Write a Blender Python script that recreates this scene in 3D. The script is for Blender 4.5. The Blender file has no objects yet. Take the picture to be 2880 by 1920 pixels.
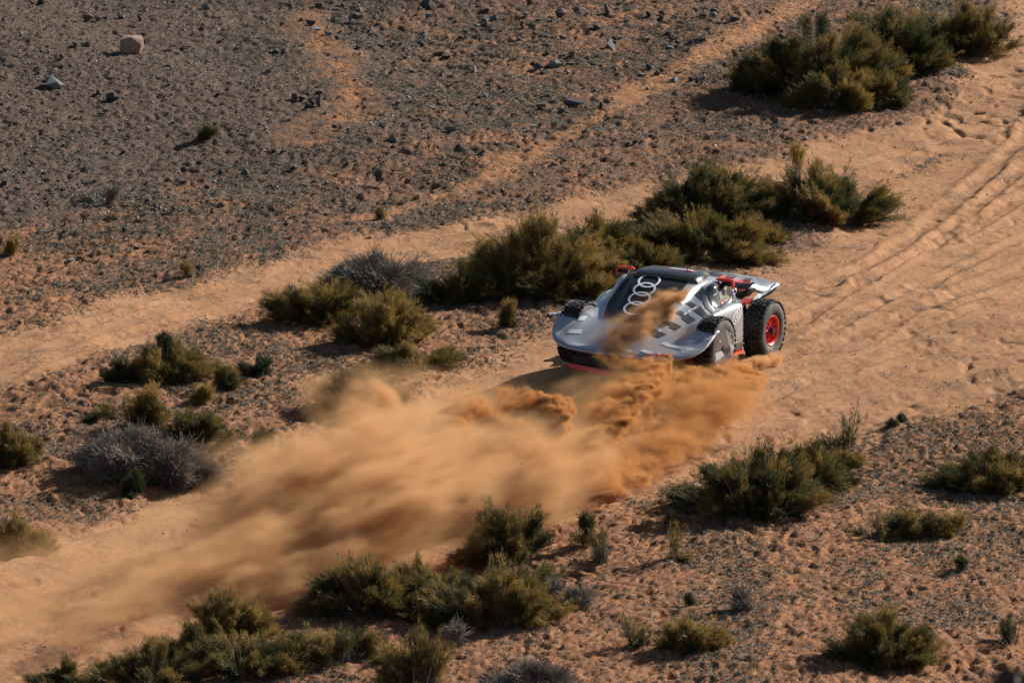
import bpy, bmesh, math, random
import numpy as np
from mathutils import Vector, Matrix
from mathutils.bvhtree import BVHTree

# ------------------------------------------------------------------ camera, world, sun
SC = bpy.context.scene
ELEV = math.radians(13.0); DIST = 160.0; PPM = 182.0
CAMP = np.array([0, -DIST*math.cos(ELEV), DIST*math.sin(ELEV)])
RT = np.array([1., 0, 0]); UP = np.array([0, math.sin(ELEV), math.cos(ELEV)]); FW = np.array([0, math.cos(ELEV), -math.sin(ELEV)])
cd = bpy.data.cameras.new('camera'); cam = bpy.data.objects.new('camera', cd); SC.collection.objects.link(cam)
cam.location = CAMP; cam.rotation_euler = (math.pi/2-ELEV, 0, 0)
cd.sensor_width = 36; cd.lens = 36*DIST*PPM/2880; cd.clip_start = 1; cd.clip_end = 20000
cd.dof.use_dof = True; cd.dof.focus_distance = DIST+1; cd.dof.aperture_fstop = 4.5
SC.camera = cam
SUN_AZ = math.radians(42); SUN_EL = math.radians(26)      # azimuth counted from +X towards +Y
sdir = Vector((math.cos(SUN_AZ)*math.cos(SUN_EL), math.sin(SUN_AZ)*math.cos(SUN_EL), math.sin(SUN_EL)))
W = bpy.data.worlds.new('World'); SC.world = W; W.use_nodes = True
nt = W.node_tree; sky = nt.nodes.new('ShaderNodeTexSky'); sky.sky_type = 'NISHITA'; sky.sun_disc = False
sky.sun_elevation = SUN_EL; sky.sun_rotation = math.pi/2-SUN_AZ; sky.altitude = 800; sky.dust_density = 1.5
bg = nt.nodes['Background']; bg.inputs[1].default_value = 0.047
nt.links.new(sky.outputs[0], bg.inputs[0])
sl = bpy.data.lights.new('sun', 'SUN'); sl.energy = 5.0; sl.angle = math.radians(.53); sl.color = (1, .95, .88)
so = bpy.data.objects.new('sun', sl); SC.collection.objects.link(so); so.rotation_euler = sdir.to_track_quat('Z', 'Y').to_euler()
so.location = (30, 30, 40)
SC.view_settings.view_transform = 'Standard'; SC.view_settings.look = 'None'
SC.view_settings.exposure = 0.56; SC.view_settings.gamma = 1
SC.render.engine = 'CYCLES'
SC.cycles.use_denoising = True
SC.cycles.max_bounces = 8; SC.cycles.diffuse_bounces = 2; SC.cycles.glossy_bounces = 3
SC.cycles.transparent_max_bounces = 8; SC.cycles.volume_bounces = 3
SC.cycles.volume_step_rate = 1.6; SC.cycles.volume_max_steps = 512

def at(px, py, h=0.0):
    """the point of the plane z = h seen at photograph pixel (px, py)"""
    d = FW + RT*((px-1440)/(PPM*DIST)) - UP*((py-960)/(PPM*DIST))
    t = (h-CAMP[2])/d[2]
    return CAMP + d*t
def D(x, y, h=0.0): return at(x*1.22449, y*1.22449, h)

# ------------------------------------------------------------------ helpers
COL = SC.collection
def tag(o, label=None, cat=None, group=None, kind=None):
    if label: o['label'] = label
    if cat: o['category'] = cat
    if group: o['group'] = group
    if kind: o['kind'] = kind
    return o
def mesh_np(name, v, faces, mat=None, parent=None, smooth=False, attrs=None):
    v = np.asarray(v, np.float32); faces = np.asarray(faces, np.int32)
    me = bpy.data.meshes.new(name); n, k = faces.shape
    me.vertices.add(len(v)); me.vertices.foreach_set('co', v.ravel())
    me.loops.add(n*k); me.loops.foreach_set('vertex_index', faces.ravel())
    me.polygons.add(n); me.polygons.foreach_set('loop_start', np.arange(0, n*k, k, dtype=np.int32))
    if smooth: me.polygons.foreach_set('use_smooth', np.ones(n, bool))
    for an, a in (attrs or {}).items():
        at_ = me.attributes.new(an, 'FLOAT', 'POINT'); at_.data.foreach_set('value', np.asarray(a, np.float32))
    me.update(calc_edges=True)
    if mat: me.materials.append(mat)
    o = bpy.data.objects.new(name, me); COL.objects.link(o)
    if parent is not None: o.parent = parent
    return o
def empty(name, loc=(0, 0, 0)):
    o = bpy.data.objects.new(name, None); COL.objects.link(o); o.location = loc; o.empty_display_size = .2; return o
def from_bm(name, bm, mat, parent=None, smooth=False, angle=None):
    me = bpy.data.meshes.new(name); bm.normal_update(); bm.to_mesh(me); bm.free()
    if smooth:
        me.polygons.foreach_set('use_smooth', np.ones(len(me.polygons), bool))
        if angle is not None:
            me.set_sharp_from_angle(angle=math.radians(angle))
    me.materials.append(mat)
    o = bpy.data.objects.new(name, me); COL.objects.link(o)
    if parent is not None: o.parent = parent
    return o
def lerp(a, b, t): return a+(b-a)*t
def sstep(a, b, x):
    t = np.clip((x-a)/(b-a), 0, 1); return t*t*(3-2*t)
_tabs = {}
def vnoise(x, y, seed=0):
    T = _tabs.get(seed)
    if T is None: T = _tabs[seed] = np.random.RandomState(seed+11).rand(256, 256).astype(np.float32)
    xi = np.floor(x).astype(int); yi = np.floor(y).astype(int); fx = x-xi; fy = y-yi
    fx = fx*fx*(3-2*fx); fy = fy*fy*(3-2*fy); xi &= 255; yi &= 255; x1 = (xi+1) & 255; y1 = (yi+1) & 255
    return (T[xi, yi]*(1-fx)+T[x1, yi]*fx)*(1-fy)+(T[xi, y1]*(1-fx)+T[x1, y1]*fx)*fy
def fbm(x, y, seed=0, oc=4, g=.5):
    s = 0; a = 1; t = 0
    for k in range(oc):
        s = s+a*vnoise(x*2**k+17.3*k, y*2**k+5.1*k, seed+k); t += a; a *= g
    return s/t
def polydist(X, Y, pts):
    """distance to a polyline and arc length along it"""
    best = np.full(X.shape, 1e9); arc = np.zeros(X.shape); L = 0
    for (a, b) in zip(pts[:-1], pts[1:]):
        dx, dy = b[0]-a[0], b[1]-a[1]; l2 = dx*dx+dy*dy; l = math.sqrt(l2)
        t = np.clip(((X-a[0])*dx+(Y-a[1])*dy)/l2, 0, 1)
        d = np.hypot(X-a[0]-t*dx, Y-a[1]-t*dy)
        m = d < best; best = np.where(m, d, best); arc = np.where(m, L+t*l, arc); L += l
    return best, arc
def smoothline(pts, n=8):
    P = [np.array(p[:2], float) for p in pts]; P = [2*P[0]-P[1]]+P+[2*P[-1]-P[-2]]; out = []
    for i in range(1, len(P)-2):
        for k in range(n):
            t = k/n; out.append(.5*((2*P[i])+(-P[i-1]+P[i+1])*t+(2*P[i-1]-5*P[i]+4*P[i+1]-P[i+2])*t*t+(-P[i-1]+3*P[i]-3*P[i+1]+P[i+2])*t**3))
    out.append(P[-2]); return out
def ln(*pts): return smoothline([D(x, y) for x, y in pts])
def inpoly(X, Y, poly):
    r = np.zeros(X.shape, bool); n = len(poly)
    for i in range(n):
        x1, y1 = poly[i][:2]; x2, y2 = poly[(i+1) % n][:2]
        c = ((y1 > Y) != (y2 > Y)) & (X < (x2-x1)*(Y-y1)/(y2-y1+1e-12)+x1); r ^= c
    return r

# ------------------------------------------------------------------ materials
def mat(name, col=(.5, .5, .5), rough=.5, metal=0, noise=None, bump=None, spec=.5, coat=0, emit=None):
    m = bpy.data.materials.new(name); m.use_nodes = True; n = m.node_tree; b = n.nodes['Principled BSDF']
    b.inputs['Base Color'].default_value = (*col, 1); b.inputs['Roughness'].default_value = rough
    b.inputs['Metallic'].default_value = metal; b.inputs['Specular IOR Level'].default_value = spec
    b.inputs['Coat Weight'].default_value = coat; b.inputs['Coat Roughness'].default_value = .08
    tc = n.nodes.new('ShaderNodeTexCoord')
    if noise:
        col2, scale, lo, hi = noise
        t = n.nodes.new('ShaderNodeTexNoise'); t.inputs['Scale'].default_value = scale; t.inputs['Detail'].default_value = 5
        n.links.new(tc.outputs['Object'], t.inputs['Vector'])
        r = n.nodes.new('ShaderNodeMapRange'); r.inputs['From Min'].default_value = lo; r.inputs['From Max'].default_value = hi
        n.links.new(t.outputs['Fac'], r.inputs['Value'])
        x = n.nodes.new('ShaderNodeMix'); x.data_type = 'RGBA'; x.inputs[6].default_value = (*col, 1); x.inputs[7].default_value = (*col2, 1)
        n.links.new(r.outputs[0], x.inputs[0]); n.links.new(x.outputs[2], b.inputs['Base Color'])
    if bump:
        t = n.nodes.new('ShaderNodeTexNoise'); t.inputs['Scale'].default_value = bump[0]; t.inputs['Detail'].default_value = 6
        n.links.new(tc.outputs['Object'], t.inputs['Vector'])
        u = n.nodes.new('ShaderNodeBump'); u.inputs['Distance'].default_value = bump[1]; n.links.new(t.outputs['Fac'], u.inputs['Height'])
        n.links.new(u.outputs[0], b.inputs['Normal'])
    return m
SAND = (.50, .245, .125)
def ground_mat():
    m = bpy.data.materials.new('desert_ground'); m.use_nodes = True; n = m.node_tree; N = n.nodes; L = n.links; b = N['Principled BSDF']
    b.inputs['Roughness'].default_value = .95; b.inputs['Specular IOR Level'].default_value = .15
    g = N.new('ShaderNodeNewGeometry')
    def noise(scale, det=5, rough=.6):
        t = N.new('ShaderNodeTexNoise'); t.inputs['Scale'].default_value = scale; t.inputs['Detail'].default_value = det
        t.inputs['Roughness'].default_value = rough; L.new(g.outputs['Position'], t.inputs['Vector']); return t.outputs['Fac']
    def rng(v, a, c, lo=0, hi=1):
        r = N.new('ShaderNodeMapRange'); r.inputs['From Min'].default_value = a; r.inputs['From Max'].default_value = c
        r.inputs['To Min'].default_value = lo; r.inputs['To Max'].default_value = hi; L.new(v, r.inputs['Value']); return r.outputs[0]
    def math_(op, a, c):
        r = N.new('ShaderNodeMath'); r.operation = op
        for i, v in enumerate((a, c)):
            if isinstance(v, (int, float)): r.inputs[i].default_value = v
            else: L.new(v, r.inputs[i])
        return r.outputs[0]
    def mix(f, a, c):
        x = N.new('ShaderNodeMix'); x.data_type = 'RGBA'; L.new(f, x.inputs[0])
        for i, v in ((6, a), (7, c)):
            if isinstance(v, tuple): x.inputs[i].default_value = (*v, 1)
            else: L.new(v, x.inputs[i])
        return x.outputs[2]
    def attr(a):
        t = N.new('ShaderNodeAttribute'); t.attribute_name = a; return t.outputs['Fac']
    road, grav, orange = attr('road'), attr('gravel'), attr('orange')
    sand = mix(rng(noise(.9), .35, .65), (.51, .275, .145), (.46, .23, .108))
    sand = mix(rng(noise(22), .42, .70), sand, (.37, .185, .085))
    soil = mix(rng(noise(6), .4, .6), (.385, .182, .086), (.26, .115, .052))
    sand = mix(orange, sand, (.46, .18, .055))
    base = mix(math_('MINIMUM', math_('ADD', road, 0.0), 1.0), soil, sand)
    dirt = mix(rng(noise(45, 3), .45, .6), (.062, .047, .038), (.17, .118, .090))
    fine = rng(noise(28, 6, .75), .50, .56)
    cover = math_('MULTIPLY', rng(math_('ADD', math_('MULTIPLY', grav, .30), math_('ADD', math_('MULTIPLY', noise(26, 6, .8), .75), math_('MULTIPLY', noise(1.3, 4), .35))), .585, .665), .90)
    c = mix(cover, base, dirt)
    L.new(c, b.inputs['Base Color'])
    bu = N.new('ShaderNodeBump'); bu.inputs['Distance'].default_value = .02; bu.inputs['Strength'].default_value = .9
    h = math_('ADD', math_('MULTIPLY', noise(38, 6, .7), 1.0), math_('MULTIPLY', cover, .25))
    L.new(h, bu.inputs['Height']); L.new(bu.outputs[0], b.inputs['Normal'])
    return m
M_GROUND = ground_mat()

# ------------------------------------------------------------------ terrain
T1 = ln((-300, 950), (0, 850), (330, 735), (640, 635), (900, 560), (1130, 520), (1500, 450), (1780, 400), (2050, 320), (2352, 230), (2600, 160))
T3 = ln((860, 495), (1000, 440), (1150, 385), (1300, 310), (1440, 225), (1600, 140), (1750, 60), (1880, -10), (2050, -60))
T4 = ln((690, -20), (705, 60), (740, 130), (800, 190), (800, 250), (700, 330))
ROADPOLY = [D(*p) for p in ((-400, 1390), (0, 1255), (190, 1190), (520, 1080), (760, 975), (1000, 880), (1200, 780), (1300, 735), (1480, 690), (1700, 640), (1820, 560), (1950, 470),
            (2060, 370), (2180, 250), (2260, 150), (2300, 60), (2320, -40), (2700, -60), (2800, 700), (2352, 875), (2180, 925), (2000, 990), (1640, 1085), (1230, 1195), (1000, 1290), (690, 1395), (560, 1445), (200, 1540), (0, 1590), (-400, 1700))]
RUTS = [(ln((2500, 330), (2352, 420), (2200, 515), (2050, 600), (1900, 690), (1820, 740)), .22, .05),
        (ln((2500, 540), (2352, 600), (2150, 690), (1950, 775), (1780, 822), (1600, 900)), .30, .06),
        (ln((2500, 680), (2352, 735), (2100, 800), (1850, 880), (1740, 925), (1500, 1010)), .26, .05),
        (ln((2500, 800), (2352, 850), (2100, 912), (1900, 965), (1700, 1022), (1450, 1112), (1200, 1190), (900, 1280)), .26, .05),
        (ln((2500, 700), (2352, 770), (2100, 850), (1900, 905), (1700, 965)), .22, .03),
        (ln((2420, 200), (2352, 290), (2250, 385), (2120, 500), (2000, 590), (1880, 650)), .25, .05),
        (ln((2460, 250), (2352, 350), (2240, 450), (2110, 560), (1980, 640)), .2, .04),
        (ln((2500, 620), (2352, 665), (2150, 740), (1950, 820), (1800, 870)), .2, .035), (ln((2500, 480), (2352, 520), (2200, 605), (2000, 700), (1860, 770)), .2, .04),
        (ln((2500, 860), (2352, 905), (2180, 950), (2000, 1005), (1700, 1075), (1480, 1140)), .2, .03), (ln((2500, 590), (2352, 640), (2150, 725), (1960, 800), (1800, 850)), .16, .03),
        (ln((-200, 1400), (0, 1335), (400, 1255), (800, 1125), (1100, 1000)), .24, .05),
        (ln((-200, 1480), (0, 1440), (400, 1350), (700, 1270), (1000, 1175)), .28, .05),
        (ln((-200, 1560), (0, 1520), (300, 1450), (640, 1370)), .24, .04),
        (ln((-200, 1340), (0, 1275), (190, 1215), (520, 1105)), .2, .03),
        (ln((-300, 930), (0, 830), (330, 712), (640, 618), (900, 545), (1100, 505)), .22, .05),
        (ln((-300, 985), (0, 885), (330, 765), (640, 665), (900, 585), (1080, 545)), .22, .05),
        (ln((1500, 460), (1780, 410), (2050, 330), (2352, 240)), .22, .04)]
ROADLINE = ln((2700, 560), (2500, 640), (2352, 700), (2100, 780), (1850, 870), (1740, 915), (1500, 1000), (1100, 1130), (600, 1270), (0, 1440), (-300, 1520))
CARBUMP = D(1440, 905)
GRAVPOLY = [D(*p) for p in ((-300, -120), (690, -120), (705, 60), (740, 130), (790, 200), (700, 290), (560, 340), (300, 400), (0, 470), (-300, 500))]
def sdf_poly(X, Y, poly):
    d, _ = polydist(X, Y, [p[:2] for p in poly]+[poly[0][:2]]); return np.where(inpoly(X, Y, poly), -d, d)
def masks(X, Y):
    wob = (fbm(X*.8, Y*.5, 3, 4)-.5)*1.6
    s = sdf_poly(X, Y, ROADPOLY)+wob
    road = 1-sstep(-.35, .55, s)
    d1, _ = polydist(X, Y, T1); track = 1-sstep(.75, 1.45, d1+wob*.7)
    d3, _ = polydist(X, Y, T3); t3 = (1-sstep(.0, .5, d3+wob*.45))*.75
    d4, _ = polydist(X, Y, T4); t4 = (1-sstep(.1, 1.1, d4+wob*1.1))*.75
    r = np.maximum.reduce([road, track, t3, t4])
    g = 1-sstep(-3.5, 3.5, sdf_poly(X, Y, GRAVPOLY)+wob*3.2)
    return r, road, g*(1-.8*t4), np.maximum(t4, t3*.6), track
def height(X, Y, fine=True):
    r, road, g, orange, track = masks(X, Y)
    h = (fbm(X*.10, Y*.10, 21, 3)-.5)*.9
    h = h*(.25+.75*(1-np.exp(-((X-3)**2+(Y)**2)/160)))
    h = h+(fbm(X*.5, Y*.45, 22, 3)-.5)*.16*(1-.5*road)
    h = h-.10*road-.07*track
    h = h+.30*np.exp(-(((X-CARBUMP[0])/1.9)**2+((Y-CARBUMP[1])/1.9)**2))
    h = h+np.clip((Y-36)/60, 0, 4)**1.4*1.2
    if not fine: return h
    dunes = fbm(X*2.2, Y*1.7, 31, 4)
    rough = (1-r)*(1-.6*g)
    foot = sstep(.42, .62, fbm(X*.45, Y*.35, 43, 2))
    patch = .35+.9*fbm(X*.8, Y*.6, 44, 3)
    wx = X+(fbm(X*3, Y*3, 45, 2)-.5)*.3; wy = Y+(fbm(X*3+9, Y*3, 46, 2)-.5)*.4
    dim = np.clip(vnoise(wx*9.5, wy*6.0, 35)-.50, 0, 1)+.8*np.clip(vnoise(wx*15+4, wy*9.5, 36)-.5, 0, 1)
    dim2 = np.clip(vnoise(wx*5.0+3, wy*3.6, 41)-.62, 0, 1)
    h = h+(dunes-.5)*(.09*rough+.04*r)
    h = h-dim*(.105*rough*patch+.014*r+.03*g)
    h = h-dim2*(.115*r*(.12+.88*foot)*(1+.8*track)+.10*rough*patch)
    h = h+(fbm(wx*15, wy*11, 51, 2)-.5)*(.060*rough+.016*r+.03*g)
    m = (road > .02) & (np.abs(X) < 12) & (Y > -30) & (Y < 36)
    if m.any():
        d, a = polydist(X[m], Y[m], ROADLINE)
        h[m] += road[m]*((fbm(d*4.5, a*.30, 66, 3)-.5)*.05+(fbm(d*12, a*.8, 67, 2)-.5)*.016)
    for pts, w, dep in RUTS:
        lo = np.min(pts, 0)-2; hi = np.max(pts, 0)+2
        m = (X > lo[0]) & (X < hi[0]) & (Y > lo[1]) & (Y < hi[1])
        if not m.any(): continue
        d, a = polydist(X[m], Y[m], pts); d = d+(fbm(X[m]*.9, Y[m]*.9, 61, 2)-.5)*.22
        k = fbm(a*.8, a*0+w*30, 62, 2); amp = dep*(.2+1.0*k)
        prof = -np.exp(-(d/(w*.6))**4)+.7*np.exp(-((np.abs(d)-w*1.0)/(w*.36))**2)+.5*(fbm(X[m]*9, Y[m]*7, 64, 2)-.5)*np.exp(-(d/(w*1.3))**4)
        tread = np.sin(a*2*math.pi/.085)*np.exp(-(d/(w*.5))**4)*.007
        h[m] += prof*amp+tread
    return h
def axis(lo, hi, step, far, n):
    core = np.arange(lo, hi, step); g = np.geomspace(step*2, far, n)
    return np.r_[(lo-g)[::-1], core, hi+g]
gx = axis(-12.4, 11.6, .028, 2500, 42)
gy = axis(-23, 31, .055, 2500, 42)
GX, GY = np.meshgrid(gx, gy, indexing='ij')
GZ = height(GX.ravel(), GY.ravel()).reshape(GX.shape)
rr, _, gg, oo, _ = masks(GX.ravel(), GY.ravel())
nx, ny = GX.shape
idx = np.arange(nx*ny).reshape(nx, ny)
quads = np.stack([idx[:-1, :-1], idx[1:, :-1], idx[1:, 1:], idx[:-1, 1:]], -1).reshape(-1, 4)
ground = mesh_np('ground', np.stack([GX.ravel(), GY.ravel(), GZ.ravel()], 1), quads, M_GROUND, smooth=True,
                 attrs={'road': rr, 'gravel': np.clip(gg+.25*(1-rr)*(.0+1.0*sstep(-2, 6, GY.ravel()+.55*GX.ravel())), 0, 1), 'orange': oo})
tag(ground, kind='structure')
def gz(x, y):
    """height of the built sheet"""
    x = np.atleast_1d(np.asarray(x, float)); y = np.atleast_1d(np.asarray(y, float))
    i = np.clip(np.searchsorted(gx, x)-1, 0, nx-2); j = np.clip(np.searchsorted(gy, y)-1, 0, ny-2)
    fx = (x-gx[i])/(gx[i+1]-gx[i]); fy = (y-gy[j])/(gy[j+1]-gy[j])
    return (GZ[i, j]*(1-fx)+GZ[i+1, j]*fx)*(1-fy)+(GZ[i, j+1]*(1-fx)+GZ[i+1, j+1]*fx)*fy
def on_ground(px, py):
    """ground point under photograph pixel (full size pixels)"""
    h = 0.0
    for _ in range(6):
        p = at(px, py, h); h = float(gz(p[0], p[1])[0])
    return np.array([p[0], p[1], h])

# ------------------------------------------------------------------ gravel, weeds, stones
RS = np.random.RandomState(5)
def scatter(n, seed, dens):
    """random visible ground points kept with probability dens(x, y)"""
    rs = np.random.RandomState(seed); out = np.zeros((0, 2))
    while len(out) < n:
        x = rs.uniform(-12.2, 11.4, 60000); y = rs.uniform(-22.5, 30.5, 60000)
        k = rs.rand(60000) < dens(x, y); out = np.r_[out, np.stack([x[k], y[k]], 1)]
    return out[:n]
def stone_verts(seed, n=11):
    """angular broken stone: hull of random points"""
    rs = np.random.RandomState(seed); bm = bmesh.new()
    for i in range(n):
        p = rs.randn(3); p /= np.linalg.norm(p); p *= rs.uniform(.75, 1.0); p *= (1, rs.uniform(.7, 1), rs.uniform(.55, .8))
        bm.verts.new(p)
    r = bmesh.ops.convex_hull(bm, input=bm.verts[:])
    bmesh.ops.delete(bm, geom=[v for v in bm.verts if not v.link_faces], context='VERTS')
    bmesh.ops.triangulate(bm, faces=bm.faces[:]); bm.normal_update()
    bm.verts.index_update()
    v = np.array([x.co[:] for x in bm.verts]); f = np.array([[q.index for q in t.verts] for t in bm.faces]); bm.free()
    return v, f
def attr_mat(name, cols, rough=.8, attr='tone', spec=.3, trans=None):
    m = bpy.data.materials.new(name); m.use_nodes = True; n = m.node_tree; b = n.nodes['Principled BSDF']
    b.inputs['Roughness'].default_value = rough; b.inputs['Specular IOR Level'].default_value = spec
    a = n.nodes.new('ShaderNodeAttribute'); a.attribute_name = attr
    r = n.nodes.new('ShaderNodeValToRGB'); e = r.color_ramp.elements
    while len(e) < len(cols): e.new(.5)
    for k, c in enumerate(cols): e[k].position = k/(len(cols)-1); e[k].color = (*c, 1)
    n.links.new(a.outputs['Fac'], r.inputs[0]); n.links.new(r.outputs[0], b.inputs['Base Color'])
    if trans:
        t = n.nodes.new('ShaderNodeBsdfTranslucent'); n.links.new(r.outputs[0], t.inputs[0])
        x = n.nodes.new('ShaderNodeMixShader'); x.inputs[0].default_value = trans
        n.links.new(b.outputs[0], x.inputs[1]); n.links.new(t.outputs[0], x.inputs[2])
        n.links.new(x.outputs[0], n.nodes['Material Output'].inputs['Surface'])
    return m
M_GRAVEL = attr_mat('gravel', [(.050, .042, .040), (.13, .092, .078), (.24, .155, .12), (.10, .093, .088), (.38, .30, .26)], .75)
def rots(n, rs):
    q = rs.randn(n, 4); q /= np.linalg.norm(q, axis=1)[:, None]; w, x, y, z = q.T
    return np.stack([1-2*(y*y+z*z), 2*(x*y-z*w), 2*(x*z+y*w), 2*(x*y+z*w), 1-2*(x*x+z*z), 2*(y*z-x*w), 2*(x*z-y*w), 2*(y*z+x*w), 1-2*(x*x+y*y)], 1).reshape(n, 3, 3)
def pebbles(name, pts, size, seed, label):
    rs = np.random.RandomState(seed); V, F, T = [], [], []; off = 0
    for k in range(4):
        v, f = stone_verts(100+k+seed, 7); sub = pts[k::4]; s = size(len(sub), rs); n = len(sub)
        vv = np.einsum('nij,vj->nvi', rots(n, rs), v)*s[:, None, None]*[1, 1, .75]
        vv += np.stack([sub[:, 0], sub[:, 1], gz(sub[:, 0], sub[:, 1])+s*.25], 1)[:, None]
        V.append(vv.reshape(-1, 3)); F.append((f[None]+(np.arange(n)*len(v))[:, None, None]+off).reshape(-1, 3)); off += n*len(v)
        T.append(np.repeat(rs.rand(n), len(v)))
    o = mesh_np(name, np.concatenate(V), np.concatenate(F), M_GRAVEL, attrs={'tone': np.concatenate(T)})
    return tag(o, label, kind='stuff')
def dgrav(x, y):
    r, road, g, o, t = masks(x, y); n = fbm(x*.9, y*.7, 71, 3)
    return np.clip(g*.9*(1-r)+(1-r)*(.10+.55*sstep(.5, .7, n))*np.where(y > 0, 1, .45)+.015, 0, 1)
pebbles('gravel', scatter(66000, 1, dgrav), lambda n, rs: .011+.016*rs.rand(n)**3+.012*(rs.rand(n) > .94), 1, 'fine grey and brown gravel strewn over the sand')

pebbles('loose_stones', scatter(5200, 31, lambda x, y: np.clip((1-masks(x, y)[0])*(.02+.98*sstep(1, 12, y)*fbm(x*.5, y*.4, 91, 2)**2), 0, 1)), lambda n, rs: .020+.045*rs.rand(n)**2.2, 8, 'loose broken stones lying all over the dark upper slope')
M_WEED = attr_mat('weed', [(.045, .062, .040), (.12, .135, .105), (.27, .28, .25), (.24, .20, .12)], .7, trans=.25)
def dweed(x, y):
    r, road, g, o, t = masks(x, y); n = fbm(x*.7, y*.55, 81, 4)
    return np.clip((1-r)*(1-.75*g)*(.16+.84*sstep(.44, .60, n)), 0, 1)
def blades(base, dirs, length, width, rs):
    """one thin triangle per blade"""
    side = np.cross(dirs, rs.randn(*dirs.shape)); side /= np.linalg.norm(side, axis=1)[:, None]+1e-9
    a = base-side*width[:, None]*.5; b = base+side*width[:, None]*.5; c = base+dirs*length[:, None]
    return np.stack([a, b, c], 1).reshape(-1, 3)
pt = scatter(120000, 2, dweed); rs = np.random.RandomState(9); B = np.repeat(pt, 4, 0); n = len(B)
B = B+rs.randn(n, 2)*.012; dr = rs.randn(n, 3)*[1, 1, .35]; dr[:, 2] = np.abs(dr[:, 2])+.45; dr /= np.linalg.norm(dr, axis=1)[:, None]
v = blades(np.c_[B, gz(B[:, 0], B[:, 1])-.003], dr, rs.uniform(.025, .065, n), rs.uniform(.010, .022, n), rs)
o = mesh_np('ground_weeds', v, np.arange(3*n).reshape(-1, 3), M_WEED, attrs={'tone': np.repeat(np.repeat(rs.rand(len(pt)), 4), 3)})
tag(o, 'tiny grey green weeds covering the rough sand', kind='stuff')

def stone_mat(name, c1, c2):
    return mat(name, c1, .85, noise=(c2, 9, .35, .65), bump=(22, .02), spec=.3)
M_STONES = [stone_mat('dark_stone', (.055, .058, .062), (.11, .11, .115)), stone_mat('brown_stone', (.15, .10, .08), (.22, .155, .125)),
            stone_mat('grey_stone', (.15, .165, .165), (.23, .24, .235)), stone_mat('pale_stone', (.40, .275, .22), (.33, .22, .175))]
STONE_MESH = {}
for mi in range(4):
    for k in range(5):
        v, f = stone_verts(300+k*7+mi*31, 11 if mi < 3 else 17)
        bm = bmesh.new(); vs = [bm.verts.new(p) for p in v]
        for t in f: bm.faces.new([vs[i] for i in t])
        bmesh.ops.bevel(bm, geom=bm.edges[:], offset=.022, segments=1, affect='EDGES')
        me = bpy.data.meshes.new('stone')
        bm.normal_update(); bm.to_mesh(me); bm.free(); me.materials.append(M_STONES[mi]); STONE_MESH[mi, k] = me
_n = [0]
def stone(px, py, w, hgt, mi, label, group=None, name='stone', k=None):
    """stone whose visible width and height are w, hgt photo pixels"""
    _n[0] += 1; q = on_ground(px, py); rs = np.random.RandomState(_n[0]*13+1)
    o = bpy.data.objects.new(name, STONE_MESH[mi, rs.randint(5) if k is None else k]); COL.objects.link(o)
    sx = w/PPM*.78; szz = hgt/PPM*1.1
    o.scale = (sx, sx*rs.uniform(.7, 1.0), max(szz, sx*.45)); o.rotation_euler = (rs.uniform(-.2, .2), rs.uniform(-.2, .2), rs.uniform(0, 6.28) if k is None else 0)
    o.location = (q[0], q[1]+sx*.4, q[2]+o.scale[2]*.36)
    tag(o, label, 'rock', group); return o
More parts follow.
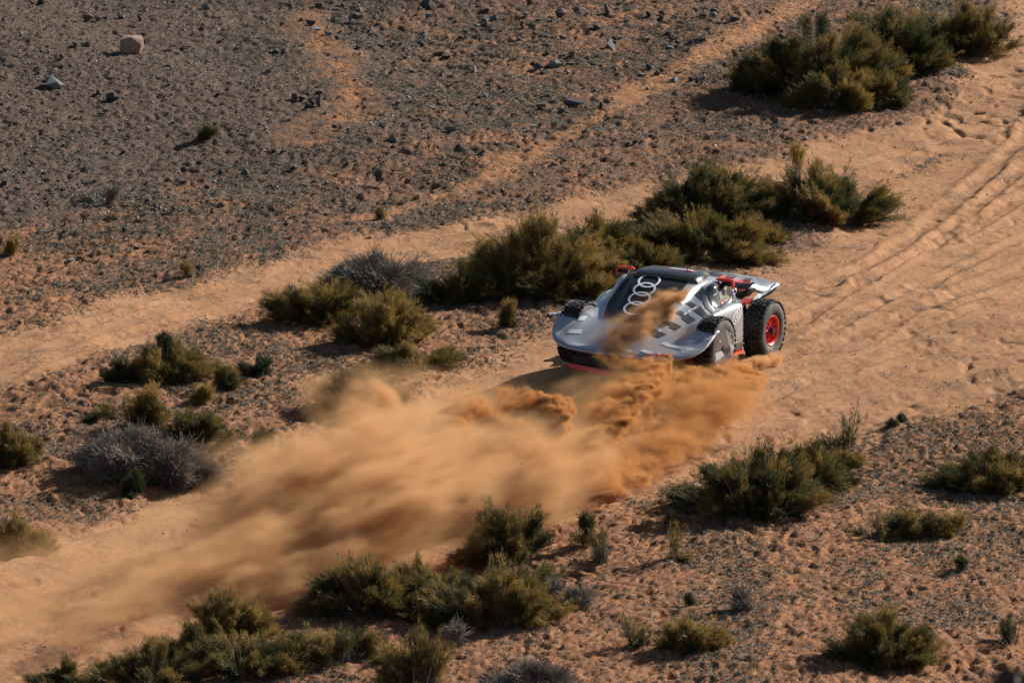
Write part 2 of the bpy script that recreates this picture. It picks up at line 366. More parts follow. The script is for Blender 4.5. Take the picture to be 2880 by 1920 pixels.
# named stones, pixel positions of the full photograph
S = [(372, 150, 80, 66, 3, 'largest pale pinkish boulder on the gravel slope, upper left', 'boulder', 3),
     (247, 62, 34, 30, 1, 'brown rounded stone leftmost of the cluster above the pale boulder'),
     (277, 62, 26, 18, 1, 'reddish brown stone touching the right side of a rounder stone above the boulder'),
     (297, 52, 14, 14, 2, 'small bluish stone at the right end of the cluster above the boulder'),
     (342, 54, 28, 18, 2, 'flat blue grey stone directly above the pale boulder'),
     (396, 60, 20, 16, 1, 'small brown stone above and right of the pale boulder'),
     (406, 100, 18, 12, 1, 'little brown stone touching the top right of the pale boulder'),
     (580, 28, 24, 20, 2, 'grey cubic stone on the gravel near the top edge, right of the orange sand patch'),
     (113, 12, 26, 20, 0, 'dark stone at the top edge far left'),
     (214, 132, 24, 20, 2, 'pale green grey crumbly stone left of the boulder'),
     (246, 132, 26, 26, 1, 'brown upright stone just left of the boulder shadow'),
     (473, 148, 22, 12, 1, 'flat brown stone right of the pale boulder'),
     (174, 168, 18, 20, 0, 'small dark pointed stone below left of the boulder'),
     (150, 250, 58, 32, 2, 'layered slate grey rock slab on the left gravel slope'),
     (140, 226, 26, 14, 2, 'thin grey plate resting above the layered slab'),
     (312, 286, 44, 24, 0, 'dark rounded boulder with black shadow on the left gravel'),
     (613, 270, 18, 12, 0, 'dark small stone alone right of centre on the gravel slope'),
     (483, 196, 20, 12, 1, 'small flat brown stone in the middle of the gravel slope'),
     (778, 148, 24, 18, 2, 'pale grey angular stone beside the orange sand channel'),
     (753, 206, 20, 12, 2, 'flat grey stone left of the sand channel'),
     (830, 282, 26, 22, 1, 'brown pointed stone at the left of the trio below the sand channel'),
     (850, 284, 28, 18, 1, 'brown flat stone in the middle of the row below the sand channel'),
     (900, 300, 32, 34, 1, 'tall rounded brown grey stone at the foot of the sand channel'),
     (875, 288, 20, 12, 0, 'small dark stone left of the tall rounded stone'),
     (893, 84, 40, 10, 2, 'long flat grey slab near the top of the sand channel'),
     (897, 24, 28, 20, 1, 'brown stone near the top edge right of the sand channel'),
     (985, 70, 24, 24, 2, 'grey upright stone on the dark slope top centre'),
     (1015, 32, 20, 16, 2, 'small pale stone near the top edge, centre'),
     (1003, 50, 22, 12, 1, 'flat brown stone just under a pale one, top centre'),
     (1200, 12, 40, 24, 1, 'wide brown boulder cut by the top edge, centre'),
     (1076, 134, 26, 16, 0, 'dark stone on the slope left of a pale upright stone'),
     (1198, 112, 24, 24, 2, 'pale blue grey upright stone on the dark stony slope'),
     (1188, 136, 22, 14, 0, 'dark stone just below the pale upright stone'),
     (1342, 74, 18, 16, 2, 'small whitish stone on the stony slope'),
     (1258, 164, 34, 14, 1, 'flat light brown slab on the stony slope'),
     (1136, 168, 20, 14, 0, 'small dark block left of the light brown slab'),
     (1332, 210, 28, 26, 2, 'grey tetrahedral stone right of the flat slab'),
     (1243, 214, 28, 18, 1, 'dark brown stone left of the tetrahedral one'),
     (1103, 398, 26, 20, 2, 'pale grey stone on the lower slope left of the footpath'),
     (1270, 368, 34, 16, 2, 'flat grey stone lying on the lower slope above the track'),
     (1207, 392, 20, 12, 2, 'small pale stone between two flatter ones on the lower slope'),
     (695, 490, 26, 16, 2, 'pale blue grey stone on the weedy slope left of centre'),
     (620, 492, 22, 14, 0, 'dark stone left of a pale one on the weedy slope'),
     (622, 580, 22, 12, 2, 'half buried grey stone on the weedy slope'),
     (200, 738, 28, 20, 2, 'blue grey boulder on the slope above the left track'),
     (12, 524, 24, 16, 0, 'dark stone at the left edge of the photo, above the small shrub'),
     (1706, 44, 28, 36, 1, 'tall reddish stone leaning at the top of the scree'),
     (1580, 50, 40, 26, 1, 'broad reddish rock in the scree near the top edge'),
     (1640, 40, 40, 24, 1, 'long reddish rock beside the broad one in the scree'),
     (1477, 58, 22, 22, 2, 'pale stone at the left of the scree'),
     (1515, 60, 20, 18, 2, 'small grey stone near the left of the scree'),
     (1722, 132, 46, 32, 2, 'large blue grey boulder on the orange slope right of centre'),
     (1735, 110, 30, 14, 0, 'dark flat stone resting behind the large blue grey boulder'),
     (1676, 78, 30, 20, 0, 'dark stone above left of the large blue grey boulder'),
     (1826, 46, 24, 20, 0, 'dark stone right of the scree near the top'),
     (1862, 44, 20, 18, 1, 'brown stone right beside a dark one near the top'),
     (2010, 42, 28, 20, 0, 'dark rock alone on orange soil left of the big bushes'),
     (2067, 66, 30, 22, 0, 'near black block on orange soil left of the big bushes'),
     (1882, 98, 24, 14, 0, 'dark flat stone on orange soil'),
     (1583, 112, 24, 16, 2, 'pale rounded stone left of the large blue grey boulder'),
     (1505, 180, 26, 22, 1, 'reddish stone at the left of a blue slab on the mid slope'),
     (1562, 190, 44, 28, 2, 'blue grey angular slab on the mid slope'),
     (1512, 194, 24, 18, 1, 'small brown stone tucked against the blue slab'),
     (1585, 160, 34, 12, 0, 'flat dark stone above the blue slab'),
     (1826, 196, 26, 16, 0, 'grey stone topmost of the little heap beside the footpath'),
     (1847, 214, 26, 18, 1, 'brownish stone in the heap beside the footpath'),
     (1808, 214, 24, 16, 2, 'pale stone at the left of the heap beside the footpath'),
     (1860, 204, 24, 16, 1, 'round brown stone at the right of the heap beside the footpath'),
     (1895, 232, 36, 20, 2, 'wide grey stone just right of the heap beside the footpath'),
     (1905, 218, 26, 10, 0, 'dark cap stone on top of the wide grey one'),
     (1945, 230, 18, 12, 1, 'small reddish stone at the far right of the heap'),
     (1612, 300, 52, 22, 0, 'long dark angular rock on the mid slope'),
     (1520, 308, 36, 20, 1, 'brown block left of the long dark rock'),
     (1545, 276, 20, 12, 1, 'reddish flat stone above the brown block'),
     (1584, 316, 30, 16, 0, 'low dark stone under the long dark rock'),
     (1692, 308, 16, 22, 0, 'small upright pointed dark stone on the footpath edge'),
     (1500, 360, 26, 16, 2, 'pale grey stone among small ones above the track'),
     (1586, 456, 20, 14, 1, 'brownish stone near the upper edge of the sandy track'),
     (2523, 350, 18, 10, 0, 'small dark stone on the sandy road below the big bushes'),
     (1785, 405, 16, 10, 0, 'tiny dark stone on the track right of centre'),
     (2445, 620, 14, 10, 0, 'tiny dark stone lying on the road right of the mid bushes'),
     (1415, 262, 16, 10, 0, 'small dark stone left of the blue slab, mid slope')]
for a in S:
    o = stone(*a[:6], name=a[6] if len(a) > 6 else 'stone', k=a[7] if len(a) > 7 else None)
    if len(a) > 7: o.rotation_euler = (.15, -.2, .9)
rs = np.random.RandomState(77)
LANDMARKS = [(372, 150, 'the pale boulder'), (150, 250, 'the layered slate slab'), (597, 395, 'the round dark bush'), (870, 290, 'the trio at the sand channel'), (893, 84, 'the long flat slab'),
  (1200, 12, 'the boulder cut by the top edge'), (1332, 210, 'the tetrahedral stone'), (1258, 164, 'the light brown slab'), (1198, 112, 'the pale upright stone'), (1580, 50, 'the broad reddish rock'),
  (1722, 132, 'the large blue grey boulder'), (1562, 190, 'the blue angular slab'), (1850, 210, 'the heap beside the footpath'), (1612, 300, 'the long dark rock'), (2067, 66, 'the near black block'), (1103, 398, 'the lone pale stone'),
  (1065, 620, 'the tuft at the footpath'), (284, 580, 'the dead root tangle'), (200, 738, 'the blue grey boulder by the track'), (695, 490, 'the weedy slope pale stone'), (30, 720, 'the dry left edge shrub'),
  (535, 784, 'the yellow green tuft'), (1907, 1580, 'the fan shaped bush'), (2480, 1870, 'the rounded olive bush'), (2112, 1715, 'the heap of dry stalks'), (2590, 1518, 'the trio of bushes'), (483, 196, 'the flat brown mid slope stone'), (985, 70, 'the grey upright stone at the top')]
USED = set()
def whereis(x, y, rank=0):
    d, lx, ly, nm = sorted((math.hypot(x-a, (y-b)*1.6), a, b, c) for a, b, c in LANDMARKS)[rank]; dx, dy = x-lx, (y-ly)*1.3
    side = ('right of' if dx > 0 else 'left of') if abs(dx) > abs(dy) else ('below' if dy > 0 else 'above')
    return ('right by ' if d < 35 else 'just ' if d < 70 else 'a way ' if d > 150 else '')+side+' '+nm
def many(n, region, wlo, whi, label, group, seed, mats=(0, 0, 1, 2), cat=None):
    rs = np.random.RandomState(seed); k = 0
    while k < n:
        x = rs.uniform(0, 2880); y = rs.uniform(0, 1920)
        if not region(x, y): continue
        w = wlo+(whi-wlo)*rs.rand()**2.2; hr = rs.uniform(.5, .8); mi = mats[rs.randint(len(mats))]
        rank = 0
        while True:
            lab = '%s %s%s stone %s' % ('minute' if w < 10 else 'tiny' if w < 12 else 'small' if w < 18 else 'fist sized', 'flat ' if hr < .58 else 'tall ' if hr > .73 else '', ('dark', 'brown', 'grey')[mi], whereis(x, y, rank)); rank += 1
            if lab not in USED or rank > 3: break
        USED.add(lab); stone(x, y, w, w*hr, mi, lab, group); k += 1
many(105, lambda x, y: 850 < x < 2120 and y < 330-(x-850)*.16+60*(x < 1500), 10, 30, 'small angular stone among the scree on the dark upper slope', 'small stones of the upper scree', 3)
many(50, lambda x, y: x < 860 and y < 560, 8, 20, 'little dark stone on the grey gravel slope, upper left', 'little stones on the gravel slope', 4)
many(44, lambda x, y: 0 < x < 1500 and 380 < y < 800-(x*.22) and y > 380, 8, 20, 'small stone among weeds on the slope above the left track', 'small stones above the left track', 5)
many(12, lambda x, y: 1400 < x < 2500 and y > 1150+(2100-x)*.3 and y > 1350, 5, 9, 'tiny dark pebble on the trampled sand in the foreground', 'tiny pebbles in the foreground', 6)

# dark outcrop on the near hillside, close to the camera and far out of focus
def outcrop(label, px, py, dist, w, hgt, seed):
    d = FW+RT*((px-1440)/(PPM*DIST))-UP*((py-960)/(PPM*DIST)); top_ = CAMP+d*dist; g0 = float(gz(top_[0], top_[1])[0]); rs = np.random.RandomState(seed)
    n, m = 40, 36; V = []
    for i in range(m):
        t = i/(m-1); z = lerp(g0-1, top_[2], t)
        for j in range(n):
            a = j*2*math.pi/n; r = (w*(1-t**6*.85)+(1-t)*hgt*.55)*(1+.35*(fbm(np.array([a*2.0+3*math.cos(a)]), np.array([t*9.0]), seed, 4)[0]-.5)*2)
            V.append((top_[0]+r*math.cos(a), top_[1]-.6*w+r*math.sin(a)*1.2, z+.25*(fbm(np.array([j*.7]), np.array([i*.6]), seed+5, 2)[0]-.5)))
    V.append((top_[0], top_[1]-.6*w, top_[2]+.05)); idx = np.arange(n*m).reshape(m, n); jx = np.roll(idx, -1, 1)
    F = [tuple(q) for q in np.stack([idx[:-1], jx[:-1], jx[1:], idx[1:]], -1).reshape(-1, 4)]+[(idx[-1, j], jx[-1, j], len(V)-1) for j in range(n)]
    me = bpy.data.meshes.new('rock_outcrop'); me.from_pydata(V, [], F); me.materials.append(mat('dark_outcrop', (.030, .024, .024), .9, noise=((.10, .075, .07), 3, .4, .65), bump=(8, .08)))
    o = bpy.data.objects.new('rock_outcrop', me); COL.objects.link(o); tag(o, label, 'rock')
outcrop('dark blurred rock jutting into the bottom right corner', 2868, 1862, 62, .75, 26, 7)

# ------------------------------------------------------------------ shrubs
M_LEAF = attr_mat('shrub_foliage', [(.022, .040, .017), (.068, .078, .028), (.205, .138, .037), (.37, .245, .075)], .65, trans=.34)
M_DRY = attr_mat('dry_twigs', [(.13, .105, .085), (.25, .21, .175), (.40, .36, .31), (.28, .20, .13)], .8)
M_STEM = attr_mat('pale_stems', [(.10, .075, .05), (.22, .20, .17), (.46, .45, .43)], .7)
def tubes(paths, radii, sides=3):
    """paths (n, m, 3) swept to thin tapering tubes"""
    n, m, _ = paths.shape; t = np.gradient(paths, axis=1); t /= np.linalg.norm(t, axis=2, keepdims=True)+1e-9
    ref = np.where(np.abs(t[..., 2:]) > .8, [[[1., 0, 0]]], [[[0, 0, 1.]]]); a = np.cross(t, ref); a /= np.linalg.norm(a, axis=2, keepdims=True)+1e-9
    b = np.cross(t, a); ang = np.arange(sides)*2*math.pi/sides
    r = np.asarray(radii).reshape(n, -1, 1, 1)*np.ones((n, m, 1, 1))
    v = paths[:, :, None]+r*(a[:, :, None]*np.cos(ang)[:, None]+b[:, :, None]*np.sin(ang)[:, None])
    idx = np.arange(n*m*sides).reshape(n, m, sides); nx_ = np.roll(idx, -1, 2)
    f = np.stack([idx[:, :-1], nx_[:, :-1], nx_[:, 1:], idx[:, 1:]], -1).reshape(-1, 4)
    return v.reshape(-1, 3), f
def shrub(cx, by, w, h, label, tan=.5, dry=0.0, dens=1.0, spiky=0.0, group=None, name='desert_shrub', seed=None, lobes=None, flat=.75, stems=.2):
    """cx, by, w, h: base centre, width and height in the 2352 pixel wide view"""
    seed = int(cx*7+by*13) if seed is None else seed; rs = np.random.RandomState(seed % 2**31)
    k = 1.22449; q = on_ground(cx*k, by*k); sc = k/PPM*DIST/(DIST-0) ; Wd = 1.42*w*sc*(1+.006*q[1]); H = 1.12*h*sc*(1+.006*q[1])
    Dp = Wd*flat; depth_lift = Dp*math.sin(ELEV); H = max(H-depth_lift*.45, H*.6)
    root = empty(name, (q[0], q[1]+Dp*.35, 0)); tag(root, label, 'bush', group)
    ox, oy = q[0], q[1]+Dp*.35
    # lobes: separate puffs of twigs that make up the crown
    nl = lobes or int(np.clip(Wd*(H+Dp*.35)/.062*min(1.2, dens), 3, 64))
    la = rs.rand(nl)*2*math.pi; lr = np.sqrt(rs.rand(nl)); ls = np.minimum(rs.uniform(.10, .24, nl), min(Wd, H)*.42)
    lx = np.cos(la)*lr*np.maximum(Wd*.5-ls*.8, .02); ly = np.sin(la)*lr*np.maximum(Dp*.5-ls*.8, .02)
    lh = np.maximum(H*np.sqrt(1-.86*lr**2)*rs.uniform(.30, 1.0, nl)**.8, ls*1.15); ltan = np.clip(tan+rs.randn(nl)*.25, 0, 1)
    j = np.argmin(lr); lh[j] = H
    nb = int((24 if not spiky else 14)*nl*dens)+10
    L = rs.randint(0, nl, nb); d = rs.randn(nb, 3); d /= np.linalg.norm(d, axis=1)[:, None]; d *= (rs.rand(nb)**.45)[:, None]; d[:, 2] = np.where(d[:, 2] < -.3, d[:, 2]*.3, d[:, 2])
    dl = rs.randn(nl, 3)*[.35, .35, .2]; dx_ = d+dl[L]*(d*dl[L]).sum(1, keepdims=True)*1.6; tip = np.stack([lx[L]+dx_[:, 0]*ls[L], ly[L]+dx_[:, 1]*ls[L], np.maximum(lh[L]-ls[L]*.8+dx_[:, 2]*ls[L]*.95, .04)], 1)
    lng = rs.rand(nb) < .13; tip[lng] *= [1.15, 1.15, 1.20]
    base = np.stack([lx[L]*.5, ly[L]*.5, np.zeros(nb)], 1)+rs.randn(nb, 3)*[.04, .04, 0]
    mid = base*.45+tip*.55; mid[:, 2] = tip[:, 2]*rs.uniform(.55, .85, nb)
    if spiky: mid = base*.5+tip*.5
    m = 6; t = np.linspace(0, 1, m)[None, :, None]
    P = (1-t)**2*base[:, None]+2*t*(1-t)*mid[:, None]+t*t*tip[:, None]
    g0 = gz(ox+P[:, 0, 0], oy+P[:, 0, 1])-.02; P[..., 2] += g0[:, None]*(1-t[..., 0])+(gz(ox+P[:, -1, 0], oy+P[:, -1, 1]))[:, None]*t[..., 0]
    isdry = rs.rand(nb) < dry
    # foliage
    nblade = int((58 if not spiky else 44)*nb); bi = rs.randint(0, nb, nblade); bi = bi[~isdry[bi]]
    if len(bi):
        n = len(bi); s = 1-rs.rand(n)**1.4*(.6 if not spiky else .85); s1 = s*(m-1); i0 = np.minimum(s1.astype(int), m-2); f = (s1-i0)[:, None]
        pos = P[bi, i0]*(1-f)+P[bi, i0+1]*f; dr = P[bi, i0+1]-P[bi, i0]; dr /= np.linalg.norm(dr, axis=1)[:, None]+1e-9
        spread = (.03 if not spiky else .02)*(1.15-s)[:, None]+.012
        pos = pos+rs.randn(n, 3)*spread
        pos[:, 2] = np.maximum(pos[:, 2], gz(ox+pos[:, 0], oy+pos[:, 1])+.01)
        dr = dr*1.1+rs.randn(n, 3)*.48+[0, 0, .02]; dr /= np.linalg.norm(dr, axis=1)[:, None]
        ln_ = rs.uniform(.03, .105, n); wd_ = rs.uniform(.004, .010, n)
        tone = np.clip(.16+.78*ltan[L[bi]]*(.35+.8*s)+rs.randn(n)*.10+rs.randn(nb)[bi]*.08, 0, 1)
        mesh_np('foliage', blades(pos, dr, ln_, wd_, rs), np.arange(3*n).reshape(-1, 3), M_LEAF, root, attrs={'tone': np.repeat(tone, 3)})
    # stems
    keep = rs.rand(nb) < (stems if not spiky else .6); keep |= isdry
    kk = np.where(keep)[0]
    if len(kk):
        v, f = tubes(P[kk], np.linspace(.0075, .003, m)[None, :]*np.ones((len(kk), 1)))
        mesh_np('stems', v, f, M_STEM, root, attrs={'tone': np.repeat(np.clip(rs.rand(len(kk))**1.5+.1, 0, 1), m*3)})
    if isdry.any():
        kk = np.where(isdry)[0]; nt_ = 16*len(kk); bi = kk[rs.randint(0, len(kk), nt_)]; s = rs.uniform(.25, 1, nt_); s1 = s*(m-1); i0 = np.minimum(s1.astype(int), m-2); f = (s1-i0)[:, None]
        pos = P[bi, i0]*(1-f)+P[bi, i0+1]*f; dr = P[bi, i0+1]-P[bi, i0]; dr /= np.linalg.norm(dr, axis=1)[:, None]+1e-9
        d2 = dr+rs.randn(nt_, 3)*.5; d2 /= np.linalg.norm(d2, axis=1)[:, None]; ll = rs.uniform(.08, .22, nt_)[:, None]
        tt = np.linspace(0, 1, 3)[None, :, None]; bend = rs.randn(nt_, 3)*.03
        PP = pos[:, None]+d2[:, None]*ll[:, None]*tt+bend[:, None]*tt*tt
        v, f = tubes(PP, np.linspace(.0045, .0022, 3)[None, :]*np.ones((nt_, 1)))
        mesh_np('dry_twigs', v, f, M_DRY, root, attrs={'tone': np.repeat(rs.rand(nt_), 9)})
    for c in root.children: c.location = (-ox+ox-0, 0, 0)
    return root
BUSH = [
 (1880, 232, 300, 190, 'largest dark feathery bush of the row along the road, top right', dict(tan=.45, dens=1.25, seed=11)),
 (1990, 205, 150, 120, 'low dark bush between the two biggest bushes, top right', dict(tan=.3, seed=12)),
 (2060, 180, 190, 150, 'dark green bush second in the top right row', dict(tan=.3, dens=1.2, seed=13)),
 (2140, 125, 170, 100, 'dark bush third in the top right row, behind the others', dict(tan=.3, dens=1.1, seed=14)),
 (2235, 140, 170, 120, 'looser olive bush at the right end of the top right row, by the road', dict(tan=.5, dens=.8, seed=15, stems=.4)),
 (2010, 60, 130, 50, 'thin spindly bush behind the top right row', dict(tan=.5, dens=.6, spiky=1)),
 (1620, 520, 250, 150, 'spreading green bush with pale stems, left of the sandy gap behind the car', dict(tan=.38, dens=1.1, seed=21, stems=.45)),
 (1895, 515, 270, 140, 'wide olive bush right of the sandy gap, beside the road', dict(tan=.45, dens=1.15, seed=22, stems=.4)),
 (1835, 420, 26, 80, 'slim brown shoot standing up behind the wide olive bush', dict(tan=.9, lobes=1, dens=1.2, seed=23, name='shrub_shoot')),
 (1610, 605, 280, 130, 'low brown tipped bush right behind the car', dict(tan=.6, dens=1.25, seed=24)),
 (1250, 675, 290, 190, 'big brown tipped bush left of the car, in the middle row', dict(tan=.75, dens=1.3, seed=25)),
 (1390, 610, 170, 120, 'brown bush tucked between the big one and the bush behind the car', dict(tan=.7, dens=1.1, seed=26)),
 (1385, 665, 130, 70, 'dark low bush below the big brown one, left of the car roof', dict(tan=.5, dens=1.0, seed=27)),
 (1045, 705, 135, 100, 'green bush with silvery stems at the left end of the middle row', dict(tan=.3, dens=.9, seed=28, stems=.7)),
 (870, 675, 200, 85, 'grey leafless thicket in the middle row', dict(dry=1.0, dens=1.6, seed=29, name='dry_shrub')),
 (725, 750, 180, 110, 'olive bush left of the grey thicket', dict(tan=.5, dens=1.1, seed=30)),
 (880, 798, 190, 130, 'bright brown bush in front of the grey thicket', dict(tan=.85, dens=1.2, seed=31)),
 (955, 850, 180, 65, 'dusty bush at the upper edge of the dust cloud', dict(tan=.5, dens=1.0, seed=32)),
 (830, 965, 170, 110, 'dark bush half hidden in the dust', dict(tan=.3, dens=1.1, seed=33)),
 (1163, 750, 50, 52, 'small round brown bush between the middle row and the car nose', dict(tan=.8, dens=1.6, lobes=2, seed=34)),
 (385, 885, 165, 100, 'feathery olive bush in the patch left of centre', dict(tan=.6, dens=1.1, seed=35)),
 (272, 880, 90, 60, 'thin green bush on the left flank of the feathery olive one', dict(tan=.25, dens=.7, seed=36)),
 (590, 868, 75, 48, 'compact dark green bush right of the left patch', dict(tan=.05, dens=1.5, seed=37)),
 (518, 900, 65, 55, 'small olive bush left of the compact green one', dict(tan=.5, dens=1.1, seed=38)),
 (340, 985, 80, 95, 'upright brown bush below the feathery olive one', dict(tan=.75, dens=1.3, seed=39)),
 (465, 930, 42, 38, 'little brown round bush in the left patch', dict(tan=.85, dens=1.5, lobes=2, seed=40)),
 (225, 975, 110, 60, 'sparse leggy bush low on the left', dict(tan=.5, dens=.5, spiky=1, seed=41)),
 (445, 1045, 150, 100, 'dense green topped bush above the grey brushwood', dict(tan=.4, dens=1.2, seed=42)),
 (335, 1130, 250, 110, 'large heap of grey leafless brushwood at the road edge, left', dict(dry=1.0, dens=2.0, seed=43, name='dry_shrub')),
 (300, 1140, 60, 50, 'small green bush growing in front of the grey brushwood', dict(tan=.15, dens=1.0, seed=44)),
 (28, 1078, 85, 95, 'brown bush cut by the left edge, level with the dust cloud', dict(tan=.65, dens=1.4, seed=45)),
 (82, 1045, 50, 34, 'little brown tuft right of the left edge bush', dict(tan=.7, dens=1.2, lobes=2, seed=46)),
 (42, 1270, 120, 85, 'brown bush cut by the left edge beside the dusty road', dict(tan=.7, dens=1.2, seed=47)),
 (592, 1035, 42, 44, 'little brown bush seen through the edge of the dust', dict(tan=.75, dens=1.3, lobes=2, seed=48)),
 (27, 592, 60, 36, 'small dry brown bush at the left edge on the slope', dict(tan=.85, dens=1.1, lobes=2, seed=49)),
 (437, 640, 42, 36, 'small yellow green tuft on the upper edge of the left track', dict(tan=.5, dens=.8, lobes=1, spiky=1, seed=50)),
 (1155, 1305, 190, 135, 'upright green bush with pointed shoots at the lower edge of the dust', dict(tan=.42, dens=1.0, seed=51, stems=.35)),
 (850, 1425, 270, 140, 'wide bush with drooping pale stems below the dust cloud', dict(tan=.5, dens=1.1, seed=52, stems=.6)),
 (1130, 1445, 270, 150, 'bulky brown bush right of the drooping one, lower centre', dict(tan=.65, dens=1.15, seed=53)),
 (985, 1395, 190, 110, 'brown bush between the two large lower centre bushes', dict(tan=.65, dens=1.0, seed=54)),
 (715, 1400, 80, 60, 'yellowish bush at the left tip of the lower centre group', dict(tan=.55, dens=1.3, lobes=2, seed=55)),
 (520, 1485, 170, 130, 'tall twin topped bush at the road edge, lower left', dict(tan=.6, dens=1.2, seed=56)),
 (560, 1568, 260, 110, 'broad olive bush at the bottom edge under the twin topped one', dict(tan=.5, dens=1.0, seed=57)),
 (350, 1590, 270, 105, 'grey green bush at the bottom edge, far left of the row', dict(tan=.45, dens=.9, seed=58, stems=.4)),
 (780, 1535, 200, 95, 'low loose bush below the wide drooping one', dict(tan=.5, dens=.8, seed=59, stems=.4)),
 (955, 1600, 150, 150, 'bush with a fan of white stems at the bottom edge', dict(tan=.65, dens=.9, seed=60, stems=.9)),
 (1290, 1400, 110, 60, 'thin grey twiggy bush right of the bulky brown one', dict(dry=1.0, dens=.8, seed=61, name='dry_shrub')),
 (1225, 1600, 170, 60, 'silvery leafless brush at the bottom edge, centre', dict(dry=1.0, dens=1.6, seed=62, name='dry_shrub')),
 (1352, 1255, 55, 70, 'slim brown bush left of the pair below the dust', dict(tan=.6, dens=1.2, lobes=2, seed=63)),
 (1402, 1295, 95, 90, 'spiky grey green bush right of the pair below the dust', dict(tan=.25, dens=.9, spiky=1, lobes=2, seed=64)),
 (1740, 1195, 300, 165, 'largest bush on the right foreground, below the road', dict(tan=.45, dens=1.2, seed=65, stems=.4)),
 (1860, 1130, 170, 110, 'dark green upper part bush behind the largest right foreground one', dict(tan=.35, dens=1.1, seed=66)),
 (1945, 1040, 145, 105, 'spiky green bush standing at the lower road edge', dict(tan=.3, dens=1.1, spiky=1, lobes=3, seed=67)),
 (1930, 1085, 90, 40, 'brown low bush under the spiky one at the road edge', dict(tan=.75, dens=1.1, seed=68)),
 (1557, 1292, 90, 85, 'fan shaped spiky bush alone on the trampled sand', dict(tan=.35, dens=1.1, spiky=1, lobes=2, seed=69)),
 (1520, 1218, 70, 34, 'low brown scrub left of the largest right foreground bush', dict(tan=.6, dens=.8, lobes=2, seed=70)),
 (2015, 1242, 120, 70, 'thin stalky bush left of the trio on the right', dict(tan=.5, dens=.7, spiky=1, lobes=3, seed=71)),
 (2110, 1240, 120, 72, 'olive bush in the middle of the trio on the right', dict(tan=.55, dens=1.0, seed=72)),
 (2200, 1238, 95, 52, 'golden brown bush at the right of the trio', dict(tan=.85, dens=1.0, seed=73)),
 (2275, 1135, 210, 100, 'dense dark bush cut by the right edge', dict(tan=.45, dens=1.3, seed=74, stems=.35)),
 (2025, 1530, 220, 125, 'rounded olive bush alone in the lower right', dict(tan=.5, dens=1.35, seed=75)),
 (2320, 1482, 75, 65, 'green bush near the right edge, lower corner', dict(tan=.2, dens=.9, spiky=1, lobes=2, seed=76)),
 (1460, 1492, 110, 80, 'sparse grey green bush, left of the two in the lower centre right', dict(tan=.25, dens=.6, spiky=1, lobes=3, seed=77)),
 (1592, 1498, 130, 85, 'brown rounded bush, right of the two in the lower centre right', dict(tan=.75, dens=1.0, seed=78)),
 (1612, 1395, 80, 30, 'flat bright green sprig on the trampled sand', dict(tan=.1, dens=.7, spiky=1, lobes=1, seed=79)),
 (1725, 1405, 80, 36, 'little heap of dry stalks on the trampled sand', dict(dry=1.0, dens=.7, lobes=2, seed=80, name='dry_shrub')),
 (2215, 1310, 36, 32, 'small green tuft below the golden brown bush', dict(tan=.15, dens=.8, spiky=1, lobes=1, seed=81)),
 (2080, 985, 80, 18, 'sprawling green creeper at the lower edge of the road', dict(tan=.1, dens=.7, lobes=2, seed=82)),
 (1050, 1490, 60, 46, 'small brown dry tuft between the two lower centre bushes', dict(dry=1.0, dens=.6, lobes=1, seed=83, name='dry_shrub')),
 (232, 474, 85, 34, 'black dead tangle of roots on the weedy slope', dict(dry=1.0, dens=.7, lobes=2, seed=84, name='dry_shrub')),
 (487, 322, 50, 30, 'small dark round bush on the gravel slope', dict(tan=.15, dens=1.4, lobes=2, seed=85)),
 (1480, 640, 150, 80, 'low dark bush filling the row just behind the car roof', dict(tan=.45, dens=1.1, seed=91)),
 (1170, 690, 110, 90, 'olive bush between the silvery stemmed one and the big brown one', dict(tan=.5, dens=1.1, seed=92)),
 (1750, 560, 120, 70, 'low brown scrub between the green bush and the sandy gap', dict(tan=.6, dens=.9, seed=93)),
 (1760, 215, 120, 110, 'dark outer skirt bush at the left end of the top right row', dict(tan=.2, dens=1.1, seed=94)),
 (640, 1545, 130, 80, 'grey green spiky bush in the lower left mass', dict(tan=.3, dens=.9, spiky=1, seed=95, lobes=3)),
 (440, 1530, 130, 90, 'olive bush left of the twin topped one', dict(tan=.55, dens=1.0, seed=96)),
 (1240, 1380, 110, 80, 'dull brown bush at the right shoulder of the bulky one', dict(tan=.6, dens=.9, seed=97)),
 (170, 1590, 150, 60, 'low olive scrub in the bottom left corner', dict(tan=.5, dens=.9, seed=98)),
 (1925, 258, 190, 110, 'brown bush in the front row of the top right group', dict(tan=.65, dens=1.1, seed=99)),
 (2035, 245, 110, 75, 'rounded green brown bush at the front right of the top right group', dict(tan=.5, dens=1.2, seed=100)),
 (1800, 225, 150, 130, 'dark tall bush at the left of the top right group', dict(tan=.3, dens=1.1, seed=101)),
 (1290, 690, 210, 80, 'brown low bush in front of the big brown tipped one', dict(tan=.75, dens=1.2, seed=102)),
 (1700, 612, 120, 70, 'brown low bush at the right foot of the one behind the car', dict(tan=.7, dens=1.1, seed=103)),
 (870, 508, 40, 24, 'tiny green tuft at the foot of the sandy footpath', dict(tan=.3, dens=.8, spiky=1, lobes=1, seed=86)),
]
for cx, by, w, h, lab, kw in BUSH: shrub(cx, by, w, h, lab, **kw)

